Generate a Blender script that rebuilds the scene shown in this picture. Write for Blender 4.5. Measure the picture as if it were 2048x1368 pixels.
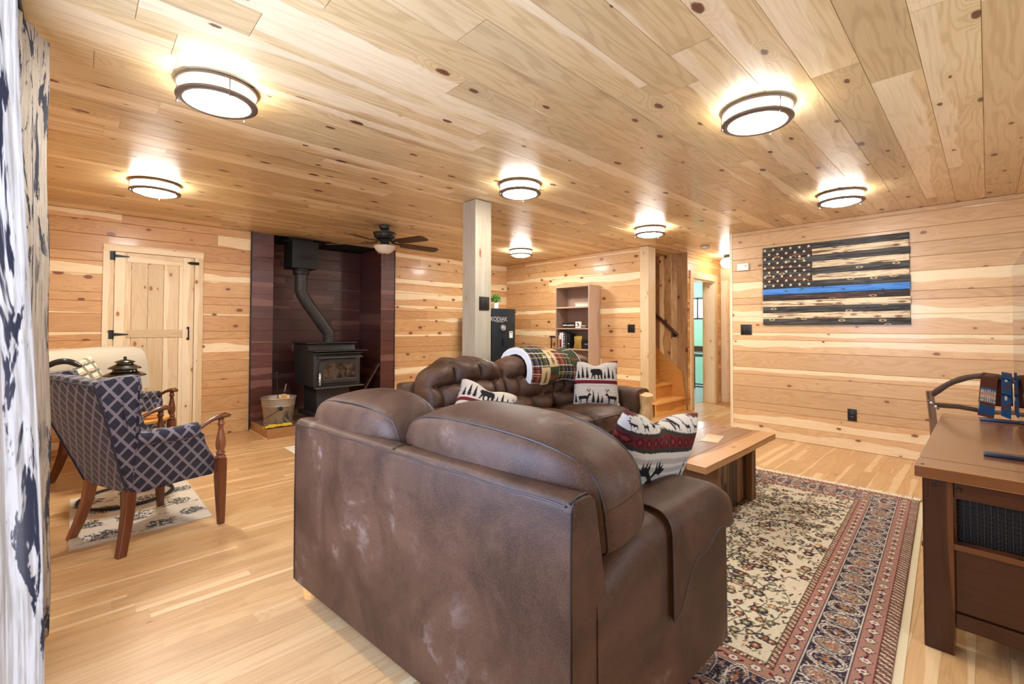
import bpy, bmesh, math, random
import numpy as np
from mathutils import Vector, Matrix, noise as mnoise

for _o in list(bpy.data.objects):
    bpy.data.objects.remove(_o, do_unlink=True)
SC = bpy.context.scene
COL = SC.collection
PI = math.pi
R = math.radians

# ------------------------------------------------------------------ camera
CAM_H = 1.2633
cam_d = bpy.data.cameras.new('camera')
cam = bpy.data.objects.new('camera', cam_d)
COL.objects.link(cam)
cam_d.sensor_fit = 'HORIZONTAL'
cam_d.sensor_width = 36.0
cam_d.lens = 912.646 / 2048 * 36.0
cam_d.shift_x = 0.0
cam_d.shift_y = (638.357 - 684.0) / 2048
cam_d.clip_start = 0.02
cam_d.dof.use_dof = True
cam_d.dof.focus_distance = 2.5
cam_d.dof.aperture_fstop = 11.0
YAW, PITCH, ROLL = .764172, .0194283, .00301187
_f = Vector((math.sin(YAW) * math.cos(PITCH), math.cos(YAW) * math.cos(PITCH), math.sin(PITCH)))
_r = Vector((math.cos(YAW), -math.sin(YAW), 0))
_u = _r.cross(_f)
_r2 = _r * math.cos(ROLL) + _u * math.sin(ROLL)
_u2 = -_r * math.sin(ROLL) + _u * math.cos(ROLL)
_m = Matrix((_r2, _u2, -_f)).transposed().to_4x4()
_m.translation = (0, 0, CAM_H)
cam.matrix_world = _m
SC.camera = cam

# ------------------------------------------------------------------ colour management, world, daylight
SC.view_settings.view_transform = 'Standard'
SC.view_settings.look = 'None'
SC.view_settings.gamma = 1.0
SC.view_settings.use_curve_mapping = False
SC.view_settings.exposure = 0.42
SC.render.engine = 'CYCLES'
SC.cycles.max_bounces = 10
SC.cycles.diffuse_bounces = 6
SC.cycles.glossy_bounces = 4
SC.cycles.caustics_reflective = False
SC.cycles.caustics_refractive = False
SC.cycles.sample_clamp_indirect = 6.0
SC.cycles.use_denoising = True
LAMP_E = 80.0          # radiance of the ceiling lamp diffusers
DAY_E = 78.0          # daylight entering by the curtained window, watts
FILL_BACK = 14.0       # fill light at the added, unseen window behind the camera

world = bpy.data.worlds.new('sky')
SC.world = world
world.use_nodes = True
_bg = world.node_tree.nodes['Background']
_bg.inputs[0].default_value = (.72, .85, 1.0, 1)
_bg.inputs[1].default_value = 2.2


def daylight(name, loc, direction, sx, sy, watts, color):
    d = bpy.data.lights.new(name, 'AREA')
    d.shape = 'RECTANGLE'
    d.size, d.size_y = sx, sy
    d.energy = watts
    d.color = color
    o = bpy.data.objects.new(name, d)
    COL.objects.link(o)
    o.location = loc
    o.rotation_euler = Vector(direction).to_track_quat('-Z', 'Z').to_euler()
    return o


daylight('daylight_left', (-.43, 1.45, 1.35), (1, 0, -.12), 1.2, 1.45, DAY_E, (.48, .63, 1.0))
daylight('fill_light_rear', (2.3, -1.66, 1.4), (0, 1, 0), 3.6, 1.7, FILL_BACK, (.93, .95, 1.0))  # added fill light from behind the camera

# ------------------------------------------------------------------ tagging
def tag(o, label=None, cat=None, group=None, kind=None):
    if label: o['label'] = label
    if cat: o['category'] = cat
    if group: o['group'] = group
    if kind: o['kind'] = kind
    return o


def thing(name, loc=(0, 0, 0), rz=0.0, label=None, cat=None, group=None, kind=None, rot=None):
    o = bpy.data.objects.new(name, None)
    o.empty_display_size = .1
    COL.objects.link(o)
    o.location = loc
    o.rotation_euler = rot if rot else (0, 0, rz)
    return tag(o, label, cat, group, kind)


def local_matrix(o):
    m = Matrix.LocRotScale(o.location, o.rotation_euler, o.scale)
    return local_matrix(o.parent) @ m if o.parent else m


def obj(name, bm, mats, parent=None, smooth=True, world=False, angle=40, label=None, loc=None):
    """link a bmesh as ONE mesh object; world=True: its coordinates are world coordinates"""
    if parent is not None and world:
        bm.transform(local_matrix(parent).inverted())
    if loc is not None:
        bm.transform(Matrix.Translation(-Vector(loc)))
    bmesh.ops.recalc_face_normals(bm, faces=bm.faces)
    me = bpy.data.meshes.new(name)
    bm.to_mesh(me)
    bm.free()
    for m in (mats if isinstance(mats, (list, tuple)) else [mats]):
        me.materials.append(m)
    if smooth:
        me.polygons.foreach_set('use_smooth', [True] * len(me.polygons))
        try:
            me.set_sharp_from_angle(angle=R(angle))
        except Exception:
            pass
    o = bpy.data.objects.new(name, me)
    COL.objects.link(o)
    if parent is not None: o.parent = parent
    if loc is not None: o.location = loc
    if label: o['label'] = label
    return o


def copy_tree(o, parent=None):
    c = o.copy()
    COL.objects.link(c)
    if parent is not None: c.parent = parent
    for ch in list(o.children): copy_tree(ch, c)
    return c


# ------------------------------------------------------------------ geometry helpers
def BM():
    return bmesh.new()


def box(bm, x0, x1, y0, y1, z0, z1, mat=0, M=None, bev=0.0, seg=2):
    b = bmesh.new()
    vs = [b.verts.new(p) for p in ((x0, y0, z0), (x1, y0, z0), (x1, y1, z0), (x0, y1, z0),
                                   (x0, y0, z1), (x1, y0, z1), (x1, y1, z1), (x0, y1, z1))]
    for q in ((3, 2, 1, 0), (4, 5, 6, 7), (0, 1, 5, 4), (1, 2, 6, 5), (2, 3, 7, 6), (3, 0, 4, 7)):
        b.faces.new([vs[i] for i in q])
    if bev > 0:
        bmesh.ops.bevel(b, geom=list(b.edges), offset=bev, segments=seg, profile=.6, affect='EDGES')
    merge(bm, b, mat, M)


def merge(bm, b, mat=0, M=None):
    if M is not None: b.transform(M)
    mp = {}
    for v in b.verts: mp[v] = bm.verts.new(v.co)
    for f in b.faces:
        try:
            g = bm.faces.new([mp[v] for v in f.verts])
            g.material_index = mat if mat is not None else f.material_index
        except ValueError:
            pass
    b.free()


def prism(bm, poly, t0, t1, axis='z', mat=0, M=None, bev=0.0):
    """polygon [(p,q)] extruded from t0 to t1 along an axis; axis z: (x,y), x: (y,z), y: (x,z)"""
    def P(p, q, t):
        return {'z': (p, q, t), 'x': (t, p, q), 'y': (p, t, q)}[axis]
    b = bmesh.new()
    lo = [b.verts.new(P(p, q, t0)) for p, q in poly]
    hi = [b.verts.new(P(p, q, t1)) for p, q in poly]
    n = len(poly)
    b.faces.new(lo[::-1])
    b.faces.new(hi)
    for i in range(n):
        b.faces.new((lo[i], lo[(i + 1) % n], hi[(i + 1) % n], hi[i]))
    bmesh.ops.recalc_face_normals(b, faces=b.faces)
    if bev > 0:
        bmesh.ops.bevel(b, geom=list(b.edges), offset=bev, segments=2, profile=.6, affect='EDGES')
    merge(bm, b, mat, M)


def tube(bm, pts, r, seg=10, mat=0, cap=True, closed=False, M=None, squash=None):
    pts = [Vector(p) for p in pts]
    n = len(pts)
    rs = r if isinstance(r, (list, tuple)) else [r] * n
    b = bmesh.new()
    rings = []
    up = None
    for i, p in enumerate(pts):
        if closed:
            t = (pts[(i + 1) % n] - pts[i - 1]).normalized()
        else:
            t = (pts[min(i + 1, n - 1)] - pts[max(i - 1, 0)]).normalized()
        if up is None:
            up = Vector((0, 0, 1)) if abs(t.z) < .9 else Vector((1, 0, 0))
        up = (up - t * up.dot(t))
        if up.length < 1e-6: up = t.orthogonal()
        up.normalize()
        s = t.cross(up)
        rings.append([b.verts.new(p + (up * math.cos(2 * PI * k / seg) * (squash or 1) + s * math.sin(2 * PI * k / seg)) * rs[i])
                      for k in range(seg)])
    for i in range(n if closed else n - 1):
        a, c = rings[i], rings[(i + 1) % n]
        for k in range(seg):
            b.faces.new((a[k], a[(k + 1) % seg], c[(k + 1) % seg], c[k]))
    if cap and not closed:
        b.faces.new(rings[0][::-1])
        b.faces.new(rings[-1])
    merge(bm, b, mat, M)


def lathe(bm, prof, c=(0, 0, 0), seg=32, mat=0, M=None, sx=1, sy=1):
    b = bmesh.new()
    rings = []
    for r, z in prof:
        if r < 1e-5:
            rings.append([b.verts.new((c[0], c[1], c[2] + z))])
        else:
            rings.append([b.verts.new((c[0] + sx * r * math.cos(2 * PI * k / seg), c[1] + sy * r * math.sin(2 * PI * k / seg), c[2] + z))
                          for k in range(seg)])
    for a, d in zip(rings, rings[1:]):
        for k in range(seg):
            k2 = (k + 1) % seg
            if len(a) == 1 and len(d) == 1: continue
            if len(a) == 1: b.faces.new((a[0], d[k2], d[k]))
            elif len(d) == 1: b.faces.new((a[k], a[k2], d[0]))
            else: b.faces.new((a[k], a[k2], d[k2], d[k]))
    bmesh.ops.recalc_face_normals(b, faces=b.faces)
    merge(bm, b, mat, M)


def patch(bm, fn, nu, nv, mat=0, uvfn=None, M=None):
    """open surface from fn(u,v), u,v in 0..1"""
    b = bm
    vs = [[None] * (nv + 1) for _ in range(nu + 1)]
    for i in range(nu + 1):
        for j in range(nv + 1):
            p = Vector(fn(i / nu, j / nv))
            vs[i][j] = b.verts.new(M @ p if M is not None else p)
    uvl = b.loops.layers.uv.verify() if uvfn else None
    for i in range(nu):
        for j in range(nv):
            f = b.faces.new((vs[i][j], vs[i + 1][j], vs[i + 1][j + 1], vs[i][j + 1]))
            f.material_index = mat
            if uvl:
                for l, (ii, jj) in zip(f.loops, ((i, j), (i + 1, j), (i + 1, j + 1), (i, j + 1))):
                    l[uvl].uv = uvfn(ii / nu, jj / nv)
    return vs


def loft(bm, sections, mat=0, cap=True, M=None):
    """closed rings of equal count joined into a solid"""
    b = bmesh.new()
    rings = [[b.verts.new(p) for p in s] for s in sections]
    n = len(rings[0])
    for a, c in zip(rings, rings[1:]):
        for k in range(n):
            b.faces.new((a[k], a[(k + 1) % n], c[(k + 1) % n], c[k]))
    if cap:
        b.faces.new(rings[0][::-1])
        b.faces.new(rings[-1])
    bmesh.ops.recalc_face_normals(b, faces=b.faces)
    merge(bm, b, mat, M)


def rrect(w, h, r, n=5, cx=0, cy=0):
    pts = []
    for qx, qy, a0 in ((1, 1, 0), (-1, 1, 90), (-1, -1, 180), (1, -1, 270)):
        for k in range(n + 1):
            a = R(a0 + 90 * k / n)
            pts.append((cx + qx * (w / 2 - r) + r * math.cos(a), cy + qy * (h / 2 - r) + r * math.sin(a)))
    return pts


def smoothstep(a, b, x):
    t = min(1, max(0, (x - a) / (b - a)))
    return t * t * (3 - 2 * t)


def nz(x, y, z=0):
    return mnoise.noise(Vector((x, y, z)))


def puff(bm, w, d, h, p=4.0, bulge=(0, 0, 0), n=16, wr=0.0, seed=0, fn=None, M=None, mat=0):
    """upholstered cushion: superellipsoid box centred on the origin, faces bulged"""
    b = bmesh.new()
    bmesh.ops.create_cube(b, size=2)
    bmesh.ops.subdivide_edges(b, edges=list(b.edges), cuts=n, use_grid_fill=True)
    for v in b.verts:
        c = v.co.copy()
        m = max(abs(c.x), abs(c.y), abs(c.z))
        l = (abs(c.x) ** p + abs(c.y) ** p + abs(c.z) ** p) ** (1 / p)
        q = c * (m / l)
        x, y, z = q.x * w / 2, q.y * d / 2, q.z * h / 2
        x += bulge[0] * q.x * (1 - q.y * q.y) * (1 - q.z * q.z)
        y += bulge[1] * q.y * (1 - q.x * q.x) * (1 - q.z * q.z)
        z += bulge[2] * q.z * (1 - q.x * q.x) * (1 - q.y * q.y)
        if wr:
            g = Vector((x, y, z)) * 6 + Vector((seed * 3.1, seed, 0))
            k = mnoise.noise(g) * wr + mnoise.noise(g * 2.7) * wr * .4
            nn = Vector((q.x / w, q.y / d, q.z / h)).normalized()
            x += nn.x * k; y += nn.y * k; z += nn.z * k
        v.co = fn(q, Vector((x, y, z))) if fn else (x, y, z)
    merge(bm, b, mat, M)


def text_mesh(body, size, extrude=.0006, align='CENTER', bold=False):
    c = bpy.data.curves.new('lettering', 'FONT')
    c.body = body
    c.size = size
    c.extrude = extrude
    c.align_x = align
    c.align_y = 'CENTER'
    if bold: c.offset = size * .018
    o = bpy.data.objects.new('lettering', c)
    COL.objects.link(o)
    dg = bpy.context.evaluated_depsgraph_get()
    me = bpy.data.meshes.new_from_object(o.evaluated_get(dg))
    bpy.data.objects.remove(o)
    b = bmesh.new()
    b.from_mesh(me)
    bpy.data.meshes.remove(me)
    return b


# ------------------------------------------------------------------ material helpers
class NT:
    def __init__(self, name):
        self.m = bpy.data.materials.new(name)
        self.m.use_nodes = True
        self.t = self.m.node_tree
        self.n = self.t.nodes
        self.bsdf = self.n['Principled BSDF']

    def new(self, typ, **kw):
        o = self.n.new(typ)
        for k, v in kw.items(): setattr(o, k, v)
        return o

    def put(self, sock, v):
        if hasattr(v, 'links') or isinstance(v, bpy.types.NodeSocket):
            self.t.links.new(v, sock)
        elif v is not None:
            if isinstance(v, (tuple, list)) and len(v) == 3 and sock.type == 'RGBA': v = (*v, 1)
            sock.default_value = v

    def math(self, op, a, b=None, c=None, clamp=False):
        o = self.new('ShaderNodeMath', operation=op, use_clamp=clamp)
        self.put(o.inputs[0], a)
        if b is not None: self.put(o.inputs[1], b)
        if c is not None: self.put(o.inputs[2], c)
        return o.outputs[0]

    def mix(self, f, a, b, blend='MIX'):
        o = self.new('ShaderNodeMix', data_type='RGBA', blend_type=blend)
        self.put(o.inputs[0], f)
        self.put(o.inputs[6], a)
        self.put(o.inputs[7], b)
        return o.outputs[2]

    def sep(self, v):
        o = self.new('ShaderNodeSeparateXYZ')
        self.put(o.inputs[0], v)
        return o.outputs

    def comb(self, x=0, y=0, z=0):
        o = self.new('ShaderNodeCombineXYZ')
        self.put(o.inputs[0], x); self.put(o.inputs[1], y); self.put(o.inputs[2], z)
        return o.outputs[0]

    def noise(self, vec, scale=1, detail=2, rough=.5, dist=0):
        o = self.new('ShaderNodeTexNoise')
        self.put(o.inputs['Vector'], vec)
        o.inputs['Scale'].default_value = scale
        o.inputs['Detail'].default_value = detail
        o.inputs['Roughness'].default_value = rough
        o.inputs['Distortion'].default_value = dist
        return o.outputs[0]

    def voro(self, vec, scale=1, feature='F1', dims='2D', rnd=1.0):
        o = self.new('ShaderNodeTexVoronoi', feature=feature, voronoi_dimensions=dims)
        self.put(o.inputs['Vector'], vec)
        o.inputs['Scale'].default_value = scale
        if 'Randomness' in o.inputs: o.inputs['Randomness'].default_value = rnd
        return o.outputs

    def ss(self, x, a, b, lo=0.0, hi=1.0):
        o = self.new('ShaderNodeMapRange', interpolation_type='SMOOTHSTEP')
        self.put(o.inputs[0], x)
        self.put(o.inputs[1], a); self.put(o.inputs[2], b)
        self.put(o.inputs[3], lo); self.put(o.inputs[4], hi)
        return o.outputs[0]

    def uv(self):
        return self.new('ShaderNodeUVMap').outputs[0]

    def objco(self):
        return self.new('ShaderNodeTexCoord').outputs['Object']

    def attr(self, name):
        o = self.new('ShaderNodeAttribute', attribute_name=name)
        return o.outputs

    def bump(self, h, strength=.2, dist=.01):
        o = self.new('ShaderNodeBump')
        o.inputs['Strength'].default_value = strength
        o.inputs['Distance'].default_value = dist
        self.put(o.inputs['Height'], h)
        self.t.links.new(o.outputs[0], self.bsdf.inputs['Normal'])

    def set(self, col=None, rough=None, metal=None, spec=None, **kw):
        if col is not None: self.put(self.bsdf.inputs['Base Color'], col)
        if rough is not None: self.put(self.bsdf.inputs['Roughness'], rough)
        if metal is not None: self.put(self.bsdf.inputs['Metallic'], metal)
        if spec is not None: self.put(self.bsdf.inputs['Specular IOR Level'], spec)
        for k, v in kw.items(): self.put(self.bsdf.inputs[k.replace('_', ' ')], v)
        return self.m


def srgb(r, g, b):
    f = lambda c: (c / 255 / 12.92) if c / 255 <= .04045 else ((c / 255 + .055) / 1.055) ** 2.4
    return (f(r), f(g), f(b))


def plain(name, col, rough=.5, metal=0, var=.12, scale=14, bump=0.0, spec=.5):
    """a single finish with slight procedural variation"""
    t = NT(name)
    n = t.noise(t.objco(), scale, 3, .6)
    c = t.mix(n, tuple(x * (1 - var) for x in col), tuple(min(1, x * (1 + var)) for x in col))
    if bump: t.bump(t.noise(t.objco(), scale * 6, 3), bump, .004)
    return t.set(c, rough, metal, spec)


def wood(name, heart, heart2, sap, knot, sap_amt=.5, ring=.35, rings=26, knots=.5, ku=.30, kv=.17, ksz=.12,
         rough=.42, tv=.22, grey=None, seam=None, fine=.25, spec=.4, bump=.12, coat=0.0):
    """boards: UV = metres along / across (own offset per board), attribute tone = (random, 0..1 across, random2)"""
    t = NT(name)
    u, v, _ = t.sep(t.uv())
    tone = t.new('ShaderNodeAttribute', attribute_name='tone')
    r1, vn, r2 = t.sep(tone.outputs['Vector'])
    # knots
    kvec = t.comb(t.math('DIVIDE', u, ku), t.math('DIVIDE', v, kv))
    vo = t.voro(kvec, 1)
    kd, kc = vo['Distance'], vo['Color']
    kr, kg, _b = t.sep(kc)
    wob = t.math('MULTIPLY', t.math('SUBTRACT', t.noise(t.comb(u, v), 60, 2), .5), .05)
    kd2 = t.math('ADD', kd, wob)
    on = t.math('LESS_THAN', kr, knots)
    size = t.math('MULTIPLY_ADD', kg, ksz, ksz * .3)
    kmask = t.math('MULTIPLY', t.ss(kd2, t.math('MULTIPLY', size, .72), size, 1, 0), on)
    kcore = t.math('MULTIPLY', t.ss(kd2, t.math('MULTIPLY', size, .3), t.math('MULTIPLY', size, .9), 1, 0), on)
    halo = t.math('MULTIPLY', t.ss(kd, 0, t.math('MULTIPLY', size, 4.0), 1, 0), on)
    # cathedral grain: contour lines of a stretched noise, bent round the knots
    n1 = t.noise(t.comb(t.math('MULTIPLY', u, .9), t.math('MULTIPLY', v, 7.0)), 1, 2, .45, .25)
    n1 = t.math('ADD', n1, t.math('MULTIPLY', halo, .35))
    rg = t.math('SINE', t.math('MULTIPLY', n1, rings * 2 * PI / 2))
    rg = t.ss(rg, -.2, 1.0)
    fg = t.noise(t.comb(t.math('MULTIPLY', u, 3.0), t.math('MULTIPLY', v, 160.0)), 1, 3, .6)
    # sapwood along an edge with a wandering border
    sw = t.noise(t.comb(t.math('MULTIPLY', u, 1.4), t.math('MULTIPLY', r1, 40.0)), 1, 2, .5, .3)
    pos = t.math('ADD', vn, t.math('MULTIPLY', t.math('SUBTRACT', sw, .5), 1.0))
    lim = t.math('MULTIPLY_ADD', r2, 1.6, -.62 + (sap_amt - .5) * 1.4)
    sm = t.ss(pos, t.math('ADD', lim, -.035), t.math('ADD', lim, .035), 1, 0)
    hc = t.mix(r1, heart, heart2)
    lowv = t.noise(t.comb(t.math('MULTIPLY', u, 1.1), t.math('MULTIPLY', v, 3.0)), 1, 3, .5)
    hc = t.mix(t.ss(lowv, .3, .75), hc, heart2)
    c = t.mix(sm, hc, sap)
    if grey is not None:
        gm = t.noise(t.comb(t.math('MULTIPLY', u, .7), t.math('MULTIPLY', v, 9.0), t.math('MULTIPLY', r1, 30)), 1, 3, .6, .5)
        c = t.mix(t.math('MULTIPLY', t.ss(gm, .58, .72), .55), c, grey)
    dark = t.mix(1.0, c, (.62, .50, .40), 'MULTIPLY')
    c = t.mix(t.math('MULTIPLY', rg, t.math('MULTIPLY_ADD', sm, -ring * .55, ring)), c, dark)
    c = t.mix(t.math('MULTIPLY', t.ss(fg, .45, .8), fine), c, dark)
    c = t.mix(t.math('MULTIPLY', halo, .22), c, dark)
    c = t.mix(kmask, c, tuple(x * 1.7 for x in knot))
    c = t.mix(t.math('MULTIPLY', kcore, .75), c, knot)
    bright = t.math('MULTIPLY_ADD', r2, tv, 1 - tv / 2)
    c = t.mix(1.0, c, t.comb(bright, bright, bright), 'MULTIPLY')
    if seam:
        e = t.math('MINIMUM', vn, t.math('SUBTRACT', 1.0, vn))
        c = t.mix(t.ss(e, 0, seam, .55, 0), c, dark)
    t.bump(t.math('ADD', t.math('MULTIPLY', rg, .4), fg), bump, .003)
    if coat: t.set(Coat_Weight=coat, Coat_Roughness=.12)
    return t.set(c, rough, 0, spec)


# wall boards (fir with cream sapwood), ceiling pine, laminate floor
M_WALL = wood('fir_wall_boards', srgb(224, 187, 136), srgb(208, 160, 108), srgb(238, 218, 178), srgb(116, 72, 44),
              sap_amt=.42, ring=.28, rings=30, knots=.42, rough=.38, coat=.15)
M_WALLR = wood('pale_fir_wall_boards', srgb(214, 179, 134), srgb(206, 168, 122), srgb(228, 206, 166), srgb(124, 82, 54),
               sap_amt=.24, ring=.24, rings=30, knots=.34, ksz=.09, rough=.36, coat=.15)
M_CEIL = wood('pine_ceiling_planks', srgb(228, 204, 156), srgb(214, 185, 134), srgb(232, 210, 168), srgb(92, 58, 40),
              sap_amt=.35, ring=.34, rings=22, knots=.55, ku=.42, kv=.20, ksz=.09, fine=.42, rough=.36, grey=srgb(142, 110, 80), coat=.2)
M_FLOOR = wood('laminate_floor_strips', srgb(206, 170, 122), srgb(196, 155, 106), srgb(214, 183, 138), srgb(150, 106, 68), tv=.12,
               sap_amt=.22, ring=.22, rings=20, knots=.03, rough=.36, seam=.03, fine=.35, spec=.45, bump=.03)
M_PALE = wood('pale_pine', srgb(228, 208, 172), srgb(220, 194, 152), srgb(234, 218, 186), srgb(150, 98, 56),
              sap_amt=.5, ring=.16, rings=18, knots=.45, ksz=.08, rough=.45)
M_DARKTILE = wood('dark_red_wood_look_tile', srgb(108, 62, 54), srgb(86, 50, 45), srgb(120, 82, 74), srgb(48, 28, 24),
                  sap_amt=.3, ring=.35, rings=34, knots=.0, rough=.30, fine=.8, spec=.5, bump=.25)
M_BARN = wood('rough_barn_boards', srgb(226, 188, 132), srgb(166, 118, 70), srgb(238, 208, 158), srgb(88, 54, 30), tv=.45,
              sap_amt=.5, ring=.45, rings=24, knots=.6, ksz=.16, rough=.6, grey=srgb(110, 84, 58))
M_HALL = wood('yellow_pine_hall_boards', srgb(228, 188, 128), srgb(214, 168, 104), srgb(238, 206, 150), srgb(120, 76, 36),
              sap_amt=.4, ring=.22, rings=24, knots=.5, rough=.45)


# ------------------------------------------------------------------ boarded surfaces
def boards(bm, O, U, V, N, rows, rnd, lmin=1.6, lmax=4.2, groove=.0045, depth=.007, endgap=.0012, mat=0, span=None):
    """rows: (v0, v1, u0, u1); boards lie in plane O + u*U + v*V, face normal N"""
    O, U, V, N = Vector(O), Vector(U), Vector(V), Vector(N)
    uvl = bm.loops.layers.uv.verify()
    cl = bm.loops.layers.float_color.get('tone') or bm.loops.layers.float_color.new('tone')
    for v0, v1, u0, u1 in rows:
        ends = [u0]
        if lmin:
            p = u0 + rnd.uniform(.3, lmax)
            while p < u1 - .25:
                ends.append(p)
                p += rnd.uniform(lmin, lmax)
        ends.append(u1)
        for a, b in zip(ends, ends[1:]):
            ou, ov = rnd.uniform(0, 60), rnd.uniform(0, 60)
            flip = rnd.random() < .5
            t = (rnd.random(), 0, rnd.random())
            a2, b2 = a + endgap, b - endgap
            g = groove
            lines = [(v0, -depth), (v0 + g, 0), (v1 - g, 0), (v1, -depth)]
            P = [[bm.verts.new(O + U * x + V * q + N * n) for q, n in lines] for x in (a2, b2)]
            for k in range(3):
                vv = (P[0][k], P[1][k], P[1][k + 1], P[0][k + 1])
                f = bm.faces.new(vv)
                f.material_index = mat
                f.normal_update()
                uq = ((a2, lines[k][0]), (b2, lines[k][0]), (b2, lines[k + 1][0]), (a2, lines[k + 1][0]))
                for l, (x, q) in zip(f.loops, uq):
                    l[uvl].uv = (x + ou, q - v0 + ov)
                    w = (q - v0) / (v1 - v0)
                    l[cl] = (t[0], 1 - w if flip else w, t[2], 1)


def board_uv(bm, rnd, along=2):
    """box-like loose boards: UV along the given axis, one offset for the whole piece"""
    uvl = bm.loops.layers.uv.verify()
    cl = bm.loops.layers.float_color.get('tone') or bm.loops.layers.float_color.new('tone')
    ou, ov, r1, r2 = rnd.uniform(0, 50), rnd.uniform(0, 50), rnd.random(), rnd.random()
    bm.normal_update()
    xs = [[v.co[i] for v in bm.verts] for i in range(3)]
    lo = [min(x) for x in xs]
    hi = [max(x) for x in xs]
    oth = [i for i in range(3) if i != along]
    for f in bm.faces:
        n = [abs(c) for c in f.normal]
        k = n.index(max(n))
        ac = [i for i in oth if i != k]
        ac = ac[0] if ac else oth[0]
        for l in f.loops:
            c = l.vert.co
            if k == along:
                l[uvl].uv = (c[oth[0]] + ou, c[oth[1]] + ov)
            else:
                l[uvl].uv = (c[along] + ou, c[ac] + ov + (k * .37))
            l[cl] = (r1, (c[ac] - lo[ac]) / max(1e-6, hi[ac] - lo[ac]), r2, 1)
    return bm


def keep_layers_obj(name, bm, mats, parent=None, world=False, label=None):
    return obj(name, bm, mats, parent, smooth=False, world=world, label=label)


def struct(o):
    o['kind'] = 'structure'
    return o


def seams(lst, rnd):
    """boundaries from floor to ceiling: fill the part that was not measured"""
    z = sorted(lst)
    out = [0.0]
    while z[0] - out[-1] > .21:
        out.append(out[-1] + rnd.choice((.09, .14, .14, .185)))
        if z[0] - out[-1] < .07: out.pop(); out.append(z[0] - .10)
    out += z
    while 2.44 - out[-1] > .2:
        out.append(out[-1] + .14)
    out.append(2.44)
    return [q for i, q in enumerate(out) if i == 0 or q - out[i - 1] > .02]


H = 2.44
XL, YB, YA, XR = -.40, -1.7, 6.274, 5.87
rnd = random.Random(7)
zC = [0, .155, .299, .389, .574, .714, .80, .991, 1.131, 1.217, 1.412, 1.553, 1.635, 1.826, 1.967, 2.105, 2.245, 2.395, 2.44]
zA = seams([1.123, 1.213, 1.397, 1.526, 1.615, 1.8, 1.934, 2.024, 2.204, 2.349], rnd)
zB = seams([.81, .979, 1.134, 1.256, 1.419, 1.568, 1.656, 1.887, 2.084, 2.234], rnd)

# floor: three-strip laminate running along X
b = BM()
rows = []
y = YB
while y < 7.2:
    rows.append((y, y + .092, XL, 10.6))
    y += .092
boards(b, (0, 0, 0), (1, 0, 0), (0, 1, 0), (0, 0, 1), rows, random.Random(3), .4, 1.3, 0.0002, .0002, .0002)
box(b, XL - .1, 10.7, YB - .1, 7.3, -.12, -.004)
struct(keep_layers_obj('floor', b, M_FLOOR))

# ceiling planks running along X
NX0_, NX1_ = 1.79, 3.31
b = BM()
rows = []
y = .004 - .1866 * 10
while y < YA:
    rows.append((y, min(y + .1866, YA + .002), XL, 8.25))
    y += .1866
boards(b, (0, 0, H), (1, 0, 0), (0, 1, 0), (0, 0, -1), rows, random.Random(12), .9, 2.6, .0016, .004, .0008)
box(b, XL - .1, 8.3, YB - .1, 7.1, H + .021, H + .12)
box(b, XL - .1, 8.3, YB - .1, YA, H + .006, H + .0205)
box(b, XL - .1, NX0_, YA, YA + .1, H + .0005, H + .0205)
box(b, NX1_, 8.3, YA, YA + .1, H + .0005, H + .0205)
struct(keep_layers_obj('ceiling', b, M_CEIL))

# far wall (door and stove)
NX0, NX1, NXi0, NXi1, NYB = 1.558, 3.518, 1.81, 3.29, 6.957
b = BM()
rr = random.Random(21)
for z0, z1 in zip(zA, zA[1:]):
    boards(b, (0, YA, 0), (1, 0, 0), (0, 0, 1), (0, -1, 0), [(z0, z1, XL, NX0), (z0, z1, NX1, XR + .02)], rr, 2.5, 5)
box(b, XL - .1, NX0, YA + .008, YA + .1, 0, H)
box(b, NX1, XR + .1, YA + .008, YA + .1, 0, H)
struct(keep_layers_obj('wall_far', b, M_WALL))

# stove niche: tiled returns, back and pilasters
b = BM()
rr = random.Random(5)
tz = [i * .1525 for i in range(17)]
for k, (z0, z1) in enumerate(zip(tz, tz[1:])):
    z1 = min(z1, H)
    off = (k % 2) * .3
    boards(b, (0, NYB, 0), (1, 0, 0), (0, 0, 1), (0, -1, 0), [(z0, z1, NXi0 - .02, NXi1 + .02)], rr, .6, .61, .002, .004, .0015)
    boards(b, (0, YA - .015, 0), (1, 0, 0), (0, 0, 1), (0, -1, 0), [(z0, z1, NX0 + .005, NXi0), (z0, z1, NXi1, NX1 - .005)], rr, 0, 0, .002, .004, .001)
    boards(b, (NXi1, 0, 0), (0, 1, 0), (0, 0, 1), (-1, 0, 0), [(z0, z1, YA - .015, NYB)], rr, 0, 0, .0012, .002, .001)
    boards(b, (NXi0, 0, 0), (0, 1, 0), (0, 0, 1), (1, 0, 0), [(z0, z1, YA - .015, NYB)], rr, 0, 0, .0012, .002, .001)
box(b, NXi0 - .2, NXi1 + .2, NYB + .005, NYB + .1, 0, H + .1)
box(b, NX0 + .005, NXi0 - .004, YA - .012, NYB + .05, 0, H)
box(b, NXi1 + .004, NX1 - .005, YA - .012, NYB + .05, 0, H)
struct(keep_layers_obj('wall_niche', b, M_DARKTILE))
M_BLACK = plain('matt_black_metal', srgb(34, 35, 36), .5, .3)
M_BLACKER = plain('soot_black', srgb(14, 13, 13), .8)
b = BM()
box(b, NXi0 - .02, NXi1 + .02, YA + .001, NYB + .02, H + .0, H + .02)
struct(obj('ceiling_niche', b, M_BLACKER, smooth=False))
b = BM()
box(b, NX0 - .006, NX0 + .006, YA - .02, YA, 0, H)
box(b, NX1 - .006, NX1 + .006, YA - .02, YA, 0, H)
struct(obj('trim_1', b, M_BLACK, smooth=False))

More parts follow.
